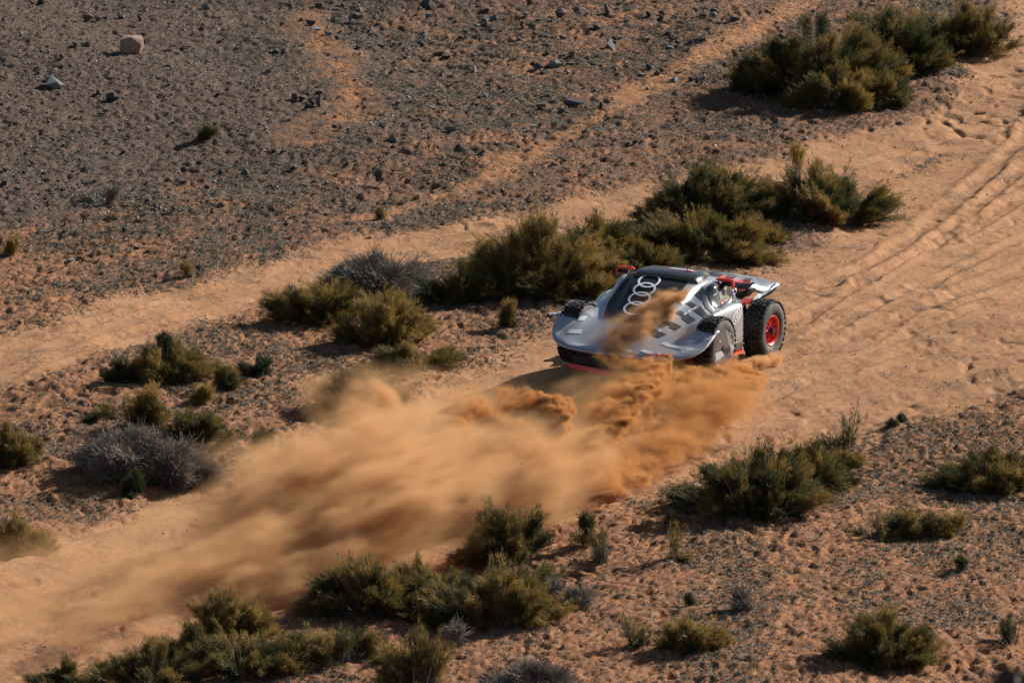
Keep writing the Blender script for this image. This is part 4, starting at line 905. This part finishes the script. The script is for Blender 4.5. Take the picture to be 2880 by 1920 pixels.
# wheels
def make_wheel(c, side, steer=0, name='wheel', Rr=.465, wdt=.32):
    rt = Matrix.Translation(Vector(c)) @ Matrix.Rotation(steer, 4, 'Z') @ Matrix.Rotation(0 if side > 0 else math.pi, 4, 'Z')
    bm = bmesh.new(); tubeb(bm, (0, wdt*.36, 0), (0, wdt*.52, 0), .055, 12, .045); tubeb(bm, (0, -.10, 0), (0, wdt*.3, 0), .07, 12)
    for k in range(6):
        a = k*math.pi/3; tubeb(bm, (.075*math.cos(a), wdt*.34, .075*math.sin(a)), (.075*math.cos(a), wdt*.42, .075*math.sin(a)), .012, 6)
    hub = from_bm(name, bm, M_BLACK, CAR); hub.matrix_local = rt
    def lathe(nm, prof, mt, n=64, par=hub):
        prof = np.array(prof); v = []; m = len(prof)
        for k in range(n):
            a = k*2*math.pi/n; v.append(np.stack([prof[:, 1]*math.cos(a), prof[:, 0], prof[:, 1]*math.sin(a)], 1))
        idx = np.arange(n*m).reshape(n, m); jx = np.roll(idx, -1, 0); f = np.stack([idx[:, :-1], jx[:, :-1], jx[:, 1:], idx[:, 1:]], -1).reshape(-1, 4)
        return mesh_np(nm, np.concatenate(v), f, mt, par, smooth=True)
    h = wdt/2; r0 = .232
    ty = lathe('tyre', [(-h*.78, r0), (-h*.98, r0+.05), (-h*1.05, .34), (-h*.98, .405), (-h*.86, Rr-.030), (-h*.6, Rr-.016), (0, Rr-.012), (h*.6, Rr-.016), (h*.86, Rr-.030), (h*.98, .405), (h*1.05, .34), (h*.98, r0+.05), (h*.78, r0)], M_SIDEW)
    ty.data.materials.append(M_RUB)
    nseg = 12
    mi = np.tile(np.array([0, 0, 0, 0, 1, 1, 1, 1, 0, 0, 0, 0], np.int32), 64); ty.data.polygons.foreach_set('material_index', mi)
    bm = bmesh.new(); rs = random.Random(3); nb = 34
    for k in range(nb):
        for j, (y0, ww, ll, sk) in enumerate(((-h*.80, .062, .055, 0), (-h*.38, .058, .060, .35), (0.0, .050, .058, -.4), (h*.38, .058, .060, .35), (h*.80, .062, .055, 0))):
            a = (k+(.5 if j % 2 else 0)+rs.uniform(-.07, .07))*2*math.pi/nb; rr_ = Rr-.004-(.012 if j in (0, 4) else 0)
            R3 = Matrix.Rotation(-a, 4, 'Y') @ Matrix.Translation((rr_, y0, 0)) @ Matrix.Rotation(sk*(1 if k % 2 else -1), 4, 'X') @ Matrix.Rotation((-.42 if j == 4 else .42 if j == 0 else 0), 4, 'Z')
            box(bm, (0, 0, 0), (.030, ww, ll), R3)
    for v in list(bm.verts): pass
    tb = from_bm('tread_blocks', bm, M_TREAD, ty) if False else from_bm('tread', bm, M_TREAD, hub)
    rim = lathe('rim', [(-h*.8, .215), (h*.35, .205), (h*.70, .212), (h*.84, .236), (h*.90, .236), (h*.86, .222), (h*.66, .198), (h*.30, .190), (-h*.8, .195)], M_RED)
    bm = bmesh.new()
    for k in range(10):
        a = k*2*math.pi/10
        for da, w_ in ((-.11, .020), (.11, .020)):
            p0 = Vector((.075*math.cos(a), h*.55, .075*math.sin(a))); p1 = Vector((.205*math.cos(a+da), h*.62, .205*math.sin(a+da))); tubeb(bm, p0, p1, w_*.75, 5, w_*.6)
    tubeb(bm, (0, h*.35, 0), (0, h*.62, 0), .085, 16)
    from_bm('spokes', bm, M_RED, hub)
    bm = bmesh.new(); tubeb(bm, (0, -h*.2, 0), (0, h*.05, 0), .19, 24); from_bm('brake_disc', bm, M_BLACK, hub)
    return hub
WC = {}
for nm, c, s, stv in (('rl', (0, 1.0, .45), 1, math.radians(-7)), ('rr', (0, -1.0, .45), -1, 0), ('fl', (2.86, 1.13, .43), 1, math.radians(-6)), ('fr', (2.86, -1.04, .43), -1, math.radians(-6))):
    make_wheel(c, s, stv)
bm = bmesh.new()
for s in (1, -1):
    for z0, z1, dx in ((.62, .50, .12), (.42, .40, .15), (.42, .40, -.15)): tubeb(bm, (dx, s*.40, z0), (dx*.3, s*.9, z1), .026)
    tubeb(bm, (.12, s*.5, 1.0), (.05, s*.78, .42), .035); tubeb(bm, (-.12, s*.5, 1.0), (-.05, s*.78, .42), .035)
    tubeb(bm, (2.86, s*.4, .5), (2.86, s*1.0, .45), .03); tubeb(bm, (3.0, s*.4, .36), (2.86, s*1.0, .40), .03)
from_bm('suspension', bm, M_BLACK, CAR)
sp = make_wheel((.55, .68, .62), 1, 0, 'spare_wheel', Rr=.40, wdt=.28); sp.matrix_local = Matrix.Translation((.52, .60, .60)) @ Matrix.Rotation(.0, 4, 'X') @ Matrix.Diagonal((.86, .9, .86, 1))
bm = bmesh.new(); box(bm, (1.62, .12, 1.405), (.16, .42, .008)); from_bm('roof_plate', bm, M_RED, roof)
bm = bmesh.new(); box(bm, (1.62, .12, 1.412), (.09, .34, .006)); from_bm('roof_plate_print', bm, M_WHITE, roof)
# antenna on the roof
bm = bmesh.new(); tubeb(bm, (1.75, .25, 1.36), (1.72, .25, 1.52), .006, 5); from_bm('antenna', bm, M_BLACK, CAR)

# crushed bottle lying left of the car
q = on_ground(1564, 886); bt = empty('plastic_bottle', tuple(q)); tag(bt, 'crushed clear plastic bottle with a blue end lying on the sand', 'bottle')
M_PET = mat('crumpled_plastic', (.55, .60, .68), .2, 0, spec=.8); M_CAP = mat('blue_plastic', (.05, .07, .35), .4)
bm = bmesh.new(); prev = None; rb = random.Random(4)
for k in range(8):
    r = .045*(.75+.45*rb.random()); x = -.13+k*.032; ringv = [bm.verts.new((x, r*math.cos(a), .035+r*.6*math.sin(a))) for a in np.linspace(0, 2*math.pi, 9)[:-1]]
    if prev:
        for i in range(8): bm.faces.new((prev[i], prev[(i+1) % 8], ringv[(i+1) % 8], ringv[i]))
    else: bm.faces.new(ringv[::-1])
    prev = ringv
bm.faces.new(prev); b = from_bm('bottle_body', bm, M_PET, bt); bm = bmesh.new(); tubeb(bm, (.095, 0, .035), (.17, 0, .04), .036, 10, .028); from_bm('bottle_neck', bm, M_CAP, bt)
bt.rotation_euler = (0, 0, .5)

# ------------------------------------------------------------------ dust thrown up by the car: real volumes, density computed on a grid
class Grid:
    def __init__(s, lo, hi, step):
        s.lo = np.array(lo, float); s.step = step; s.n = np.maximum(2, np.ceil((np.array(hi)-s.lo)/step).astype(int))+1; s.hi = s.lo+(s.n-1)*step
        s.rot = 0.0; s.org = np.zeros(3); s.ax = [s.lo[i]+np.arange(s.n[i])*step for i in range(3)]; s.d = np.zeros(s.n, np.float32)
    def noise(s, scale, seed, oc=3, gain=.5):
        """fractal value noise, scale = (cells per metre in x, y, z)"""
        tot = 0; A = 0; a = 1.0; rs = np.random.RandomState(seed)
        for o in range(oc):
            Wm = []; sh = []
            for i in range(3):
                u = (s.ax[i]-s.lo[i])*scale[i]*2**o+rs.rand(); k = u.astype(int); f = u-k; f = f*f*(3-2*f); m = int(k.max())+2
                M_ = np.zeros((s.n[i], m), np.float32); M_[np.arange(s.n[i]), k] = 1-f; M_[np.arange(s.n[i]), k+1] += f; Wm.append(M_); sh.append(m)
            lat = rs.rand(*sh).astype(np.float32); t = np.tensordot(Wm[0], lat, (1, 0)); t = np.tensordot(t, Wm[1], (1, 1)); t = np.tensordot(t, Wm[2], (1, 1))
            tot = tot+a*t; A += a; a *= gain
        return tot/A
    def loc(s, p, vec=False):
        p = np.array(p, float)-(0 if vec else s.org); c_, s_ = math.cos(-s.rot), math.sin(-s.rot)
        return np.array([p[0]*c_-p[1]*s_, p[0]*s_+p[1]*c_, p[2]])
    def blob(s, c, axis, la, lb, lc, dens, warp=None, power=1.0, edge=None, rough=0, N=None):
        """oriented ellipsoid: la along axis, lb upwards, lc sideways; warp = displacement fields"""
        c = s.loc(c); a = s.loc(axis, True); a /= np.linalg.norm(a); side = np.cross(a, [0, 0, 1.]); side /= np.linalg.norm(side)+1e-9; up = np.cross(side, a)
        if up[2] < 0: up = -up
        R = max(la, lb, lc)*1.35+.25; sl_ = []
        for i in range(3):
            i0 = int(np.clip((c[i]-R-s.lo[i])/s.step, 0, s.n[i])); i1 = int(np.clip((c[i]+R-s.lo[i])/s.step+1, 0, s.n[i]))
            if i1 <= i0: return
            sl_.append(slice(i0, i1))
        S_ = tuple(sl_); X = s.ax[0][S_[0]][:, None, None]-c[0]; Y = s.ax[1][S_[1]][None, :, None]-c[1]; Z = s.ax[2][S_[2]][None, None, :]-c[2]
        if warp is not None: X = X+warp[0][S_]; Y = Y+warp[1][S_]; Z = Z+warp[2][S_]
        p = (X*a[0]+Y*a[1]+Z*a[2])/la; q = (X*up[0]+Y*up[1]+Z*up[2])/lb; r = (X*side[0]+Y*side[1]+Z*side[2])/lc
        rad = np.sqrt(p*p+q*q+r*r)
        if N is not None: rad = rad+(N[S_]-.5)*rough
        v = sstep(0, edge, 1-rad) if edge else np.clip(1-rad, 0, 1)**power
        s.d[S_] += dens*v
def _comet(s, head, tail, r0, r1, dens, warp=None, N=None, rough=1.0, fall=1.3, sq=1.0):
    """jet with a crisp torn head that thins out along its tail"""
    head = s.loc(head); tail = s.loc(tail); a = tail-head; L = np.linalg.norm(a); a = a/L; lo = np.minimum(head, tail)-r1*1.3-.25; hi = np.maximum(head, tail)+r1*1.3+.25; sl_ = []
    for i in range(3):
        i0 = int(np.clip((lo[i]-s.lo[i])/s.step, 0, s.n[i])); i1 = int(np.clip((hi[i]-s.lo[i])/s.step+1, 0, s.n[i]))
        if i1 <= i0: return
        sl_.append(slice(i0, i1))
    S_ = tuple(sl_); X = s.ax[0][S_[0]][:, None, None]-head[0]; Y = s.ax[1][S_[1]][None, :, None]-head[1]; Z = s.ax[2][S_[2]][None, None, :]-head[2]
    if warp is not None: X = X+warp[0][S_]; Y = Y+warp[1][S_]; Z = Z+warp[2][S_]
    p = (X*a[0]+Y*a[1]+Z*a[2]); pp = p/L; r2 = np.maximum(X*X+(Y/sq)**2+Z*Z-p*p*(1 if sq == 1 else 0)-(0 if sq == 1 else 1)*(p*p), 0)
    rad = np.sqrt(r2)/(r0+(r1-r0)*np.clip(pp, 0, 1)**.7)
    n_ = (N[S_]-.5)*rough if N is not None else 0
    v = np.clip(1-pp, 0, 1)**fall*sstep(-.02, .05, pp+n_*.12)*sstep(0, .35+.65*np.clip(pp, 0, 1), 1-rad+n_*(1.2-.8*np.clip(pp, 0, 1)))
    s.d[S_] += (dens*v).astype(np.float32)
Grid.comet = _comet
def dust_mat(name, col, dens, aniso=.25):
    m = bpy.data.materials.new(name); m.use_nodes = True; n = m.node_tree; n.nodes.clear()
    o = n.nodes.new('ShaderNodeOutputMaterial'); p = n.nodes.new('ShaderNodeVolumePrincipled'); p.inputs['Color'].default_value = (*col, 1)
    p.inputs['Density'].default_value = dens; p.inputs['Anisotropy'].default_value = aniso; n.links.new(p.outputs[0], o.inputs['Volume']); return m
def volume(name, G, material, label, cat=None):
    G.d[[0, -1]] = 0; G.d[:, [0, -1]] = 0; G.d[:, :, -1] = 0
    me = bpy.data.meshes.new(name); N = int(G.d.size); me.vertices.add(N)
    me.attributes.new('dens', 'FLOAT', 'POINT').data.foreach_set('value', G.d.ravel())
    ob = bpy.data.objects.new(name, me); COL.objects.link(ob); ob.location = G.org; ob.rotation_euler = (0, 0, G.rot); me.materials.append(material)
    ng = bpy.data.node_groups.new(name, 'GeometryNodeTree'); ng.interface.new_socket('Geometry', in_out='INPUT', socket_type='NodeSocketGeometry'); ng.interface.new_socket('Geometry', in_out='OUTPUT', socket_type='NodeSocketGeometry')
    A = ng.nodes.new; L = ng.links.new; gi = A('NodeGroupInput'); go = A('NodeGroupOutput'); pos = A('GeometryNodeInputPosition')
    sub = A('ShaderNodeVectorMath'); sub.operation = 'SUBTRACT'; sub.inputs[1].default_value = G.lo; L(pos.outputs[0], sub.inputs[0])
    sc_ = A('ShaderNodeVectorMath'); sc_.operation = 'SCALE'; sc_.inputs['Scale'].default_value = 1/G.step; L(sub.outputs[0], sc_.inputs[0])
    ad = A('ShaderNodeVectorMath'); ad.operation = 'ADD'; ad.inputs[1].default_value = (.5, .5, .5); L(sc_.outputs[0], ad.inputs[0])
    fl_ = A('ShaderNodeVectorMath'); fl_.operation = 'FLOOR'; L(ad.outputs[0], fl_.inputs[0])
    sp_ = A('ShaderNodeSeparateXYZ'); L(fl_.outputs[0], sp_.inputs[0])
    def im(op, a, b, ty='INT'):
        q = A('FunctionNodeIntegerMath'); q.operation = op
        for i, v in enumerate((a, b)):
            if isinstance(v, int): q.inputs[i].default_value = v
            else: L(v, q.inputs[i])
        return q.outputs[0]
    idx_ = im('ADD', im('MULTIPLY', im('ADD', im('MULTIPLY', sp_.outputs[0], int(G.n[1])), sp_.outputs[1]), int(G.n[2])), sp_.outputs[2])
    na = A('GeometryNodeInputNamedAttribute'); na.data_type = 'FLOAT'; na.inputs[0].default_value = 'dens'
    si = A('GeometryNodeSampleIndex'); si.data_type = 'FLOAT'; si.clamp = True; L(gi.outputs[0], si.inputs[0])
    L(na.outputs[0], si.inputs[1]); L(idx_, si.inputs['Index'])
    vc = A('GeometryNodeVolumeCube'); L(si.outputs[0], vc.inputs['Density']); vc.inputs['Min'].default_value = G.lo; vc.inputs['Max'].default_value = G.hi
    for k, ax_ in enumerate('XYZ'): vc.inputs['Resolution '+ax_].default_value = int(G.n[k])
    sm = A('GeometryNodeSetMaterial'); sm.inputs['Material'].default_value = material; L(vc.outputs[0], sm.inputs[0]); L(sm.outputs[0], go.inputs[0])
    mo = ob.modifiers.new('dust', 'NODES'); mo.node_group = ng
    return tag(ob, label, cat, kind='stuff')
DUSTC = (.79, .49, .25)
def seg(a, b):
    """centre and axis of a plume between two (x, y, height) positions of the wide view"""
    A_, B_ = D(*a), D(*b); return (A_+B_)/2, B_-A_, np.linalg.norm(B_-A_)/2

# --- drifting cloud behind the wheels
G = Grid((-3.6, -4.2, -.5), (20.5, 3.6, 2.2), .062); G.org = D(1430, 1000); rd = D(150, 1400)-D(1430, 1000); G.rot = math.atan2(rd[1], rd[0]); RD = rd/np.linalg.norm(rd)
wx = (G.noise((.5, .7, .9), 1)-.5)*1.8; wy = (G.noise((.5, .8, .9), 2, 4)-.5)*1.3; wz = (G.noise((.5, .9, 1.2), 3, 4)-.5)*.9; WP = (wx, wy, wz)
N1 = G.noise((.65, 1.9, 2.4), 4, 5, .62); N2 = G.noise((.3, .8, 1.0), 5, 3)
def drift(x, y, h, la, up, side, dens, pw=.8, ax_=None): G.blob(D(x, y, h), RD if ax_ is None else ax_, la, up, side, dens, WP, pw)
for x, y, h, la, up, side, dn in ((1330, 1000, .45, 1.8, .50, .8, 1.6), (1180, 1060, .60, 2.2, .75, 1.1, 4.5), (1050, 1080, .70, 2.4, .85, 1.3, 6.0), (900, 1090, .75, 2.6, .95, 1.5, 6.5), (760, 1130, .60, 3.0, .85, 1.6, 5.0),
        (960, 1200, .45, 2.4, .70, 1.1, 6.5), (820, 1240, .40, 2.6, .60, 1.0, 5.0), (620, 1200, .40, 3.2, .60, 1.6, 1.8), (560, 1300, .35, 3.4, .55, 1.4, 2.2), (380, 1280, .35, 3.4, .50, 1.5, .9), (250, 1370, .32, 3.6, .52, 1.6, 1.0),
        (60, 1350, .3, 3.6, .5, 1.8, .8), (60, 1450, .3, 3.6, .45, 1.4, .9), (400, 1400, .22, 3.2, .36, 1.0, 1.1), (1150, 1170, .3, 1.8, .5, .9, 3.0), (1000, 1130, .9, 1.3, .45, .7, 4.0)): drift(x, y, h, la, up, side, dn)
for x, y, h, la, up, side, dn in ((1000, 960, .7, 1.7, .6, 1.2, 2.4), (850, 930, .8, 1.3, .6, .9, 2.6), (930, 900, .7, 1.0, .45, .8, 1.4), (1130, 930, .4, 1.8, .45, 1.2, 1.0), (640, 1060, .3, 1.4, .35, .9, .7), (1260, 920, .5, 1.5, .5, 1.2, 1.2),
        (1420, 900, .35, 1.4, .5, 1.0, 1.8), (1480, 865, .3, 1.1, .35, .8, 2.8), (1350, 880, .25, 1.2, .35, .9, 1.4), (1560, 865, .35, .9, .4, .6, 5.0), (1640, 860, .35, .6, .4, .5, 5.0), (1400, 880, .25, 1.0, .4, .6, 2.6)): drift(x, y, h, la, up, side, dn, ax_=(-1, -.25, .05))
G.d *= np.clip((N1-.44)*11.0, .07, 2.8)*np.clip(.4+(N2-.36)*2.4, .12, 1.8)*np.clip(.5+(G.noise((1.6, 4.5, 5.0), 6, 3, .6)-.38)*3.2, .25, 1.7)
c, a, l = seg((870, 870, 1.35), (935, 960, .75)); G.blob(c, a, l*1.25, .17, .2, 24, tuple(w*.25 for w in WP), 1.1)
c, a, l = seg((1040, 975, .9), (1090, 1000, .8)); G.blob(c, a, l*1.4, .12, .15, 9, tuple(w*.3 for w in WP), 1.0)
G.d = np.where(G.d < .02, 0, G.d)
volume('dust_cloud', G, dust_mat('drifting_dust', DUSTC, .56), 'pale orange dust cloud drifting over the road behind the car nose')

# --- dense clods and streaks thrown out by the front wheel
G = Grid((-2.7, -11.0, -.35), (4.4, -2.6, 1.75), .032)
wx = (G.noise((2.4, 2.4, 2.4), 11, 4, .6)-.5)*.75; wy = (G.noise((2.4, 2.4, 2.4), 12, 3)-.5)*.7; wz = (G.noise((2.4, 2.4, 2.6), 13, 4, .6)-.5)*.6; WP = (wx, wy, wz)
N = G.noise((4.5, 4.5, 4.5), 14, 4, .65); NS = G.noise((1.0, 2.2, 5.5), 15, 4, .6)
def streak(a, b, up, side, dens, pw=.9, k=1.0, nm=True):
    c, ax, l = seg(a, b); old = G.d.copy() if nm else None
    G.blob(c, ax, l, up, side, dens, tuple(w*k for w in WP), pw)
streak((1080, 1010, .7), (1330, 960, .75), .34, .5, 10, .8); streak((1100, 1040, .5), (1290, 1040, .45), .22, .45, 9, .8); streak((1200, 1000, .6), (1310, 930, .95), .16, .3, 10, .9)
streak((1330, 960, .5), (1560, 850, .8), .25, .5, 3.2, .8); streak((1250, 1010, .4), (1500, 950, .5), .25, .6, 3.0, .8)
streak((1480, 960, .45), (1760, 880, .5), .34, .6, 2.6, .8); streak((1540, 1000, .3), (1730, 920, .35), .28, .6, 2.4, .8); streak((1560, 900, .4), (1750, 850, .45), .26, .4, 2.6, .8)
streak((1440, 1020, .3), (1640, 1010, .25), .22, .5, 2.6, .8); streak((1400, 1060, .2), (1540, 1000, .3), .25, .5, 2.2, .8)
streak((1230, 1090, .3), (1450, 1130, .15), .22, .5, 2.6, .8); streak((1080, 1130, .2), (1350, 1110, .25), .25, .6, 2.6, .8); streak((1420, 1040, .35), (1450, 1130, .1), .16, .3, 4, .8)
G.d *= np.clip((NS-.42)*9.0, .0, 2.8)
rsd = np.random.RandomState(8)
FN = G.noise((7, 7, 7), 16, 4, .65)
FN2 = G.noise((11, 14, 14), 17, 3, .7); SN = G.noise((2.0, 6.5, 9.0), 18, 3, .6); G0 = G.d.copy(); G.d[:] = 0
def jets(path, n, length, r, dens, tdir, spread=.25, rough=1.8, fall=1.4, jit=9):
    P_ = np.array(path, float); seglen = np.r_[0, np.cumsum(np.hypot(*(P_[1:, :2]-P_[:-1, :2]).T))]
    for _ in range(n):
        t = rsd.rand()*seglen[-1]; q = [np.interp(t, seglen, P_[:, k]) for k in range(3)]; h_ = D(q[0]+rsd.randn()*jit, q[1]+rsd.randn()*jit*.7, max(.05, q[2]))
        d_ = np.array(tdir)+rsd.randn(3)*spread*[1, .6, .8]; d_ /= np.linalg.norm(d_); L_ = length*rsd.uniform(.5, 1.3)
        tl = h_+d_*L_; tl[2] = max(tl[2], .05); G.comet(h_, tl, r*rsd.uniform(.5, 1.0), r*rsd.uniform(1.6, 2.8), dens*rsd.uniform(.6, 1.3), tuple(w*.32 for w in WP), FN, rough, fall)
crest = [(1532, 828, 1.02), (1520, 865, .97), (1500, 900, .88), (1465, 935, .80), (1440, 965, .70), (1410, 985, .62), (1380, 1015, .52), (1345, 1040, .42), (1310, 1070, .34), (1290, 1085, .28)]
jets(crest, 120, 1.0, .055, 11, (-.9, .2, -.35), spread=.32, rough=2.4, jit=12); jets(crest, 80, .35, .045, 20, (-.8, .1, -.4), spread=.5, rough=2.6, jit=8); jets(crest[:5], 40, .6, .045, 22, (-.5, .1, -.8), spread=.3)
jets([(1395, 1000, .5), (1380, 1040, .4), (1350, 1070, .3), (1300, 1090, .25)], 16, .5, .07, 24, (-.9, .1, -.3)); jets([(1330, 1075, .35), (1395, 1090, .22), (1450, 1135, .1)], 16, .7, .08, 15, (-.95, .15, -.1))
jets([(1310, 930, 1.0), (1300, 965, .8), (1270, 1010, .6), (1230, 1050, .45)], 34, 1.3, .12, 34, (-1, .2, -.2), fall=1.0)
jets([(1765, 850, .35), (1745, 885, .3), (1715, 915, .2), (1690, 960, .12), (1650, 985, .1)], 40, 1.2, .09, 13, (-1, .25, .12), fall=1.1); jets([(1700, 840, .45), (1620, 850, .55), (1560, 860, .6)], 34, .8, .10, 13, (-.8, 0, -.4))
jets([(1640, 1010, .12), (1560, 1060, .08), (1450, 1115, .06)], 26, 1.1, .10, 7, (-1, .3, .25), fall=1.1)
jets([(1060, 960, .95), (1110, 1000, .8)], 8, .6, .07, 14, (-.8, .1, .1))
G.d *= np.clip((FN2-.34)*5.5, .0, 2.2)*np.clip(.3+(SN-.36)*3.6, .1, 1.9); G.d += G0
G.d = np.where(G.d < .05, 0, G.d)
volume('sand_spray', G, dust_mat('thrown_sand', (.72, .385, .15), .85, .1), 'dense rust coloured sand sprayed sideways by the front wheel')

# --- fan of sand blown over the bonnet and spray at the rear wheel
def carw(p): return CF*p[0]+CL*p[1]+CU*p[2]+ORI
a_, b_ = carw((4.2, -1.1, .2)), carw((1.9, .9, 1.6)); lo = np.minimum(a_, b_)-.25; hi = np.maximum(a_, b_)+.25
G = Grid(lo, hi, .035)
WP = tuple((G.noise((3, 3, 3), 21+i, 4, .6)-.5)*.45 for i in range(3)); NS = G.noise((2.2, 2.2, 5), 25, 4, .6); N = G.noise((6, 6, 6), 26, 3)
def hood(p0, p1, up, side, dens, pw=.8):
    A_ = carw(pc(*p0)); B_ = carw(pc(*p1)); G.blob((A_+B_)/2, B_-A_, np.linalg.norm(B_-A_)/2, up, side, dens, WP, pw)
FN = G.noise((9, 9, 9), 27, 4, .65); F2 = G.noise((7, 14, 16), 28, 3, .7); rsd = np.random.RandomState(5)
for _ in range(70):
    t = rsd.rand()**.9; hx = np.interp(t, [0, .3, .6, 1], [1330, 1300, 1190, 1010])+rsd.randn()*22; hy = np.interp(t, [0, .3, .6, 1], [375, 455, 590, 730])+rsd.randn()*16; Xh = lerp(2.55, 3.35, t)
    h_ = carw(pc(Xh, hx, hy)); tx = hx-rsd.uniform(260, 620); ty = hy+rsd.uniform(-10, 330); tl = carw(pc(min(3.85, Xh+.55), tx, min(ty, 890)))
    G.comet(h_, tl, .035*rsd.uniform(.5, 1), rsd.uniform(.10, .20), rsd.uniform(4, 12), tuple(w*.45 for w in WP), FN, 1.8, .9)
hood((3.3, 760, 560), (3.9, 640, 860), .26, .3, 5); hood((3.2, 1050, 560), (3.8, 760, 820), .26, .3, 6); hood((3.5, 860, 720), (4.05, 640, 930), .26, .3, 9); hood((3.8, 760, 850), (4.2, 700, 1000), .2, .3, 7)
G.d *= np.clip(.35+(NS-.38)*3.5, .12, 1.7)*np.clip(.25+(F2-.36)*4, .1, 2); G.d = np.where(G.d < .05, 0, G.d)
volume('bonnet_dust', G, dust_mat('bonnet_dust', (.80, .48, .24), .8, .1), 'orange sand blown across the windscreen and bonnet of the car')
a_ = D(1690, 850, .0); b_ = D(1830, 800, .4); G = Grid(np.minimum(a_, b_)-[.5, 1.0, .3], np.maximum(a_, b_)+[.3, .6, .2], .03)
WP = tuple((G.noise((4, 4, 4), 31+i, 3, .6)-.5)*.25 for i in range(3)); N = G.noise((9, 3, 3), 35, 3)
rsd = np.random.RandomState(6)
for _ in range(34):
    t = rsd.rand(); q = (lerp(1792, 1700, t)+rsd.randn()*4, lerp(808, 842, t)+rsd.randn()*3, rsd.uniform(.10, .24)); h_ = D(*q); d_ = np.array((-.75, -.25, -.55))+rsd.randn(3)*.18; G.comet(h_, h_+d_*rsd.uniform(.3, .6), .03, .10, rsd.uniform(14, 28), tuple(w*.5 for w in WP), N, 1.6, .8)
G.d = np.where(G.d < .05, 0, G.d)
volume('wheel_spray', G, dust_mat('wheel_spray', (.82, .50, .26), 1.0, .1), 'ridge of sand spraying up beside the rear wheel')
# flying clods
rs = np.random.RandomState(44); pts = []
for (x, y, h, sx, sy, n) in ((1180, 990, .8, 60, 45, 420), (1260, 960, 1.0, 40, 30, 110), (1500, 960, .8, 110, 70, 200), (1350, 1080, .4, 120, 60, 160), (800, 1180, .7, 110, 30, 90), (1600, 950, .6, 90, 60, 120)):
    for _ in range(n): pts.append(D(x+rs.randn()*sx, y+rs.randn()*sy, max(.1, h+rs.randn()*.2)))
pts = np.array(pts); v, f = stone_verts(900, 6); n = len(pts); s_ = rs.uniform(.006, .013, n)*(1+.9*(rs.rand(n) > .93))
V = np.einsum('nij,vj->nvi', rots(n, rs), v)*s_[:, None, None]+pts[:, None]
o = mesh_np('flying_grit', V.reshape(-1, 3), (f[None]+(np.arange(n)*len(v))[:, None, None]).reshape(-1, 3), mat('grit', (.07, .032, .016), .9)); tag(o, 'dark crumbs of sand flying in the dust', kind='stuff')

# fine grains that leave the crests of the spray
pts = []
for q0, q1, n, sp in zip(crest[:-1], crest[1:], [380]*9, [.16]*9):
    for _ in range(n):
        t = rs.rand(); p = D(*[lerp(a, b, t) for a, b in zip(q0, q1)]); e = abs(rs.randn()); pts.append(p+np.array([.05+rs.randn()*sp, rs.randn()*.25, rs.randn()*sp+.03]))
for (x, y, h, sx, sy, n) in ((1650, 930, .35, 70, 45, 1500), (1740, 870, .3, 30, 25, 500), (1250, 980, .8, 70, 50, 1200), (1500, 1060, .2, 80, 30, 700), (900, 1050, .8, 160, 60, 700), (1470, 930, .6, 80, 60, 900)):
    for _ in range(n): pts.append(D(x+rs.randn()*sx, y+rs.randn()*sy, max(.05, h+rs.randn()*.15)))
pts = np.array(pts); n = len(pts); s_ = rs.uniform(.003, .0065, n)
V = np.einsum('nij,vj->nvi', rots(n, rs), v)*s_[:, None, None]+pts[:, None]
o = mesh_np('flying_sand_grains', V.reshape(-1, 3), (f[None]+(np.arange(n)*len(v))[:, None, None]).reshape(-1, 3), mat('sand_grains', (.36, .17, .07), .9)); tag(o, 'fine orange grains flung off the crest of the sand spray', kind='stuff')
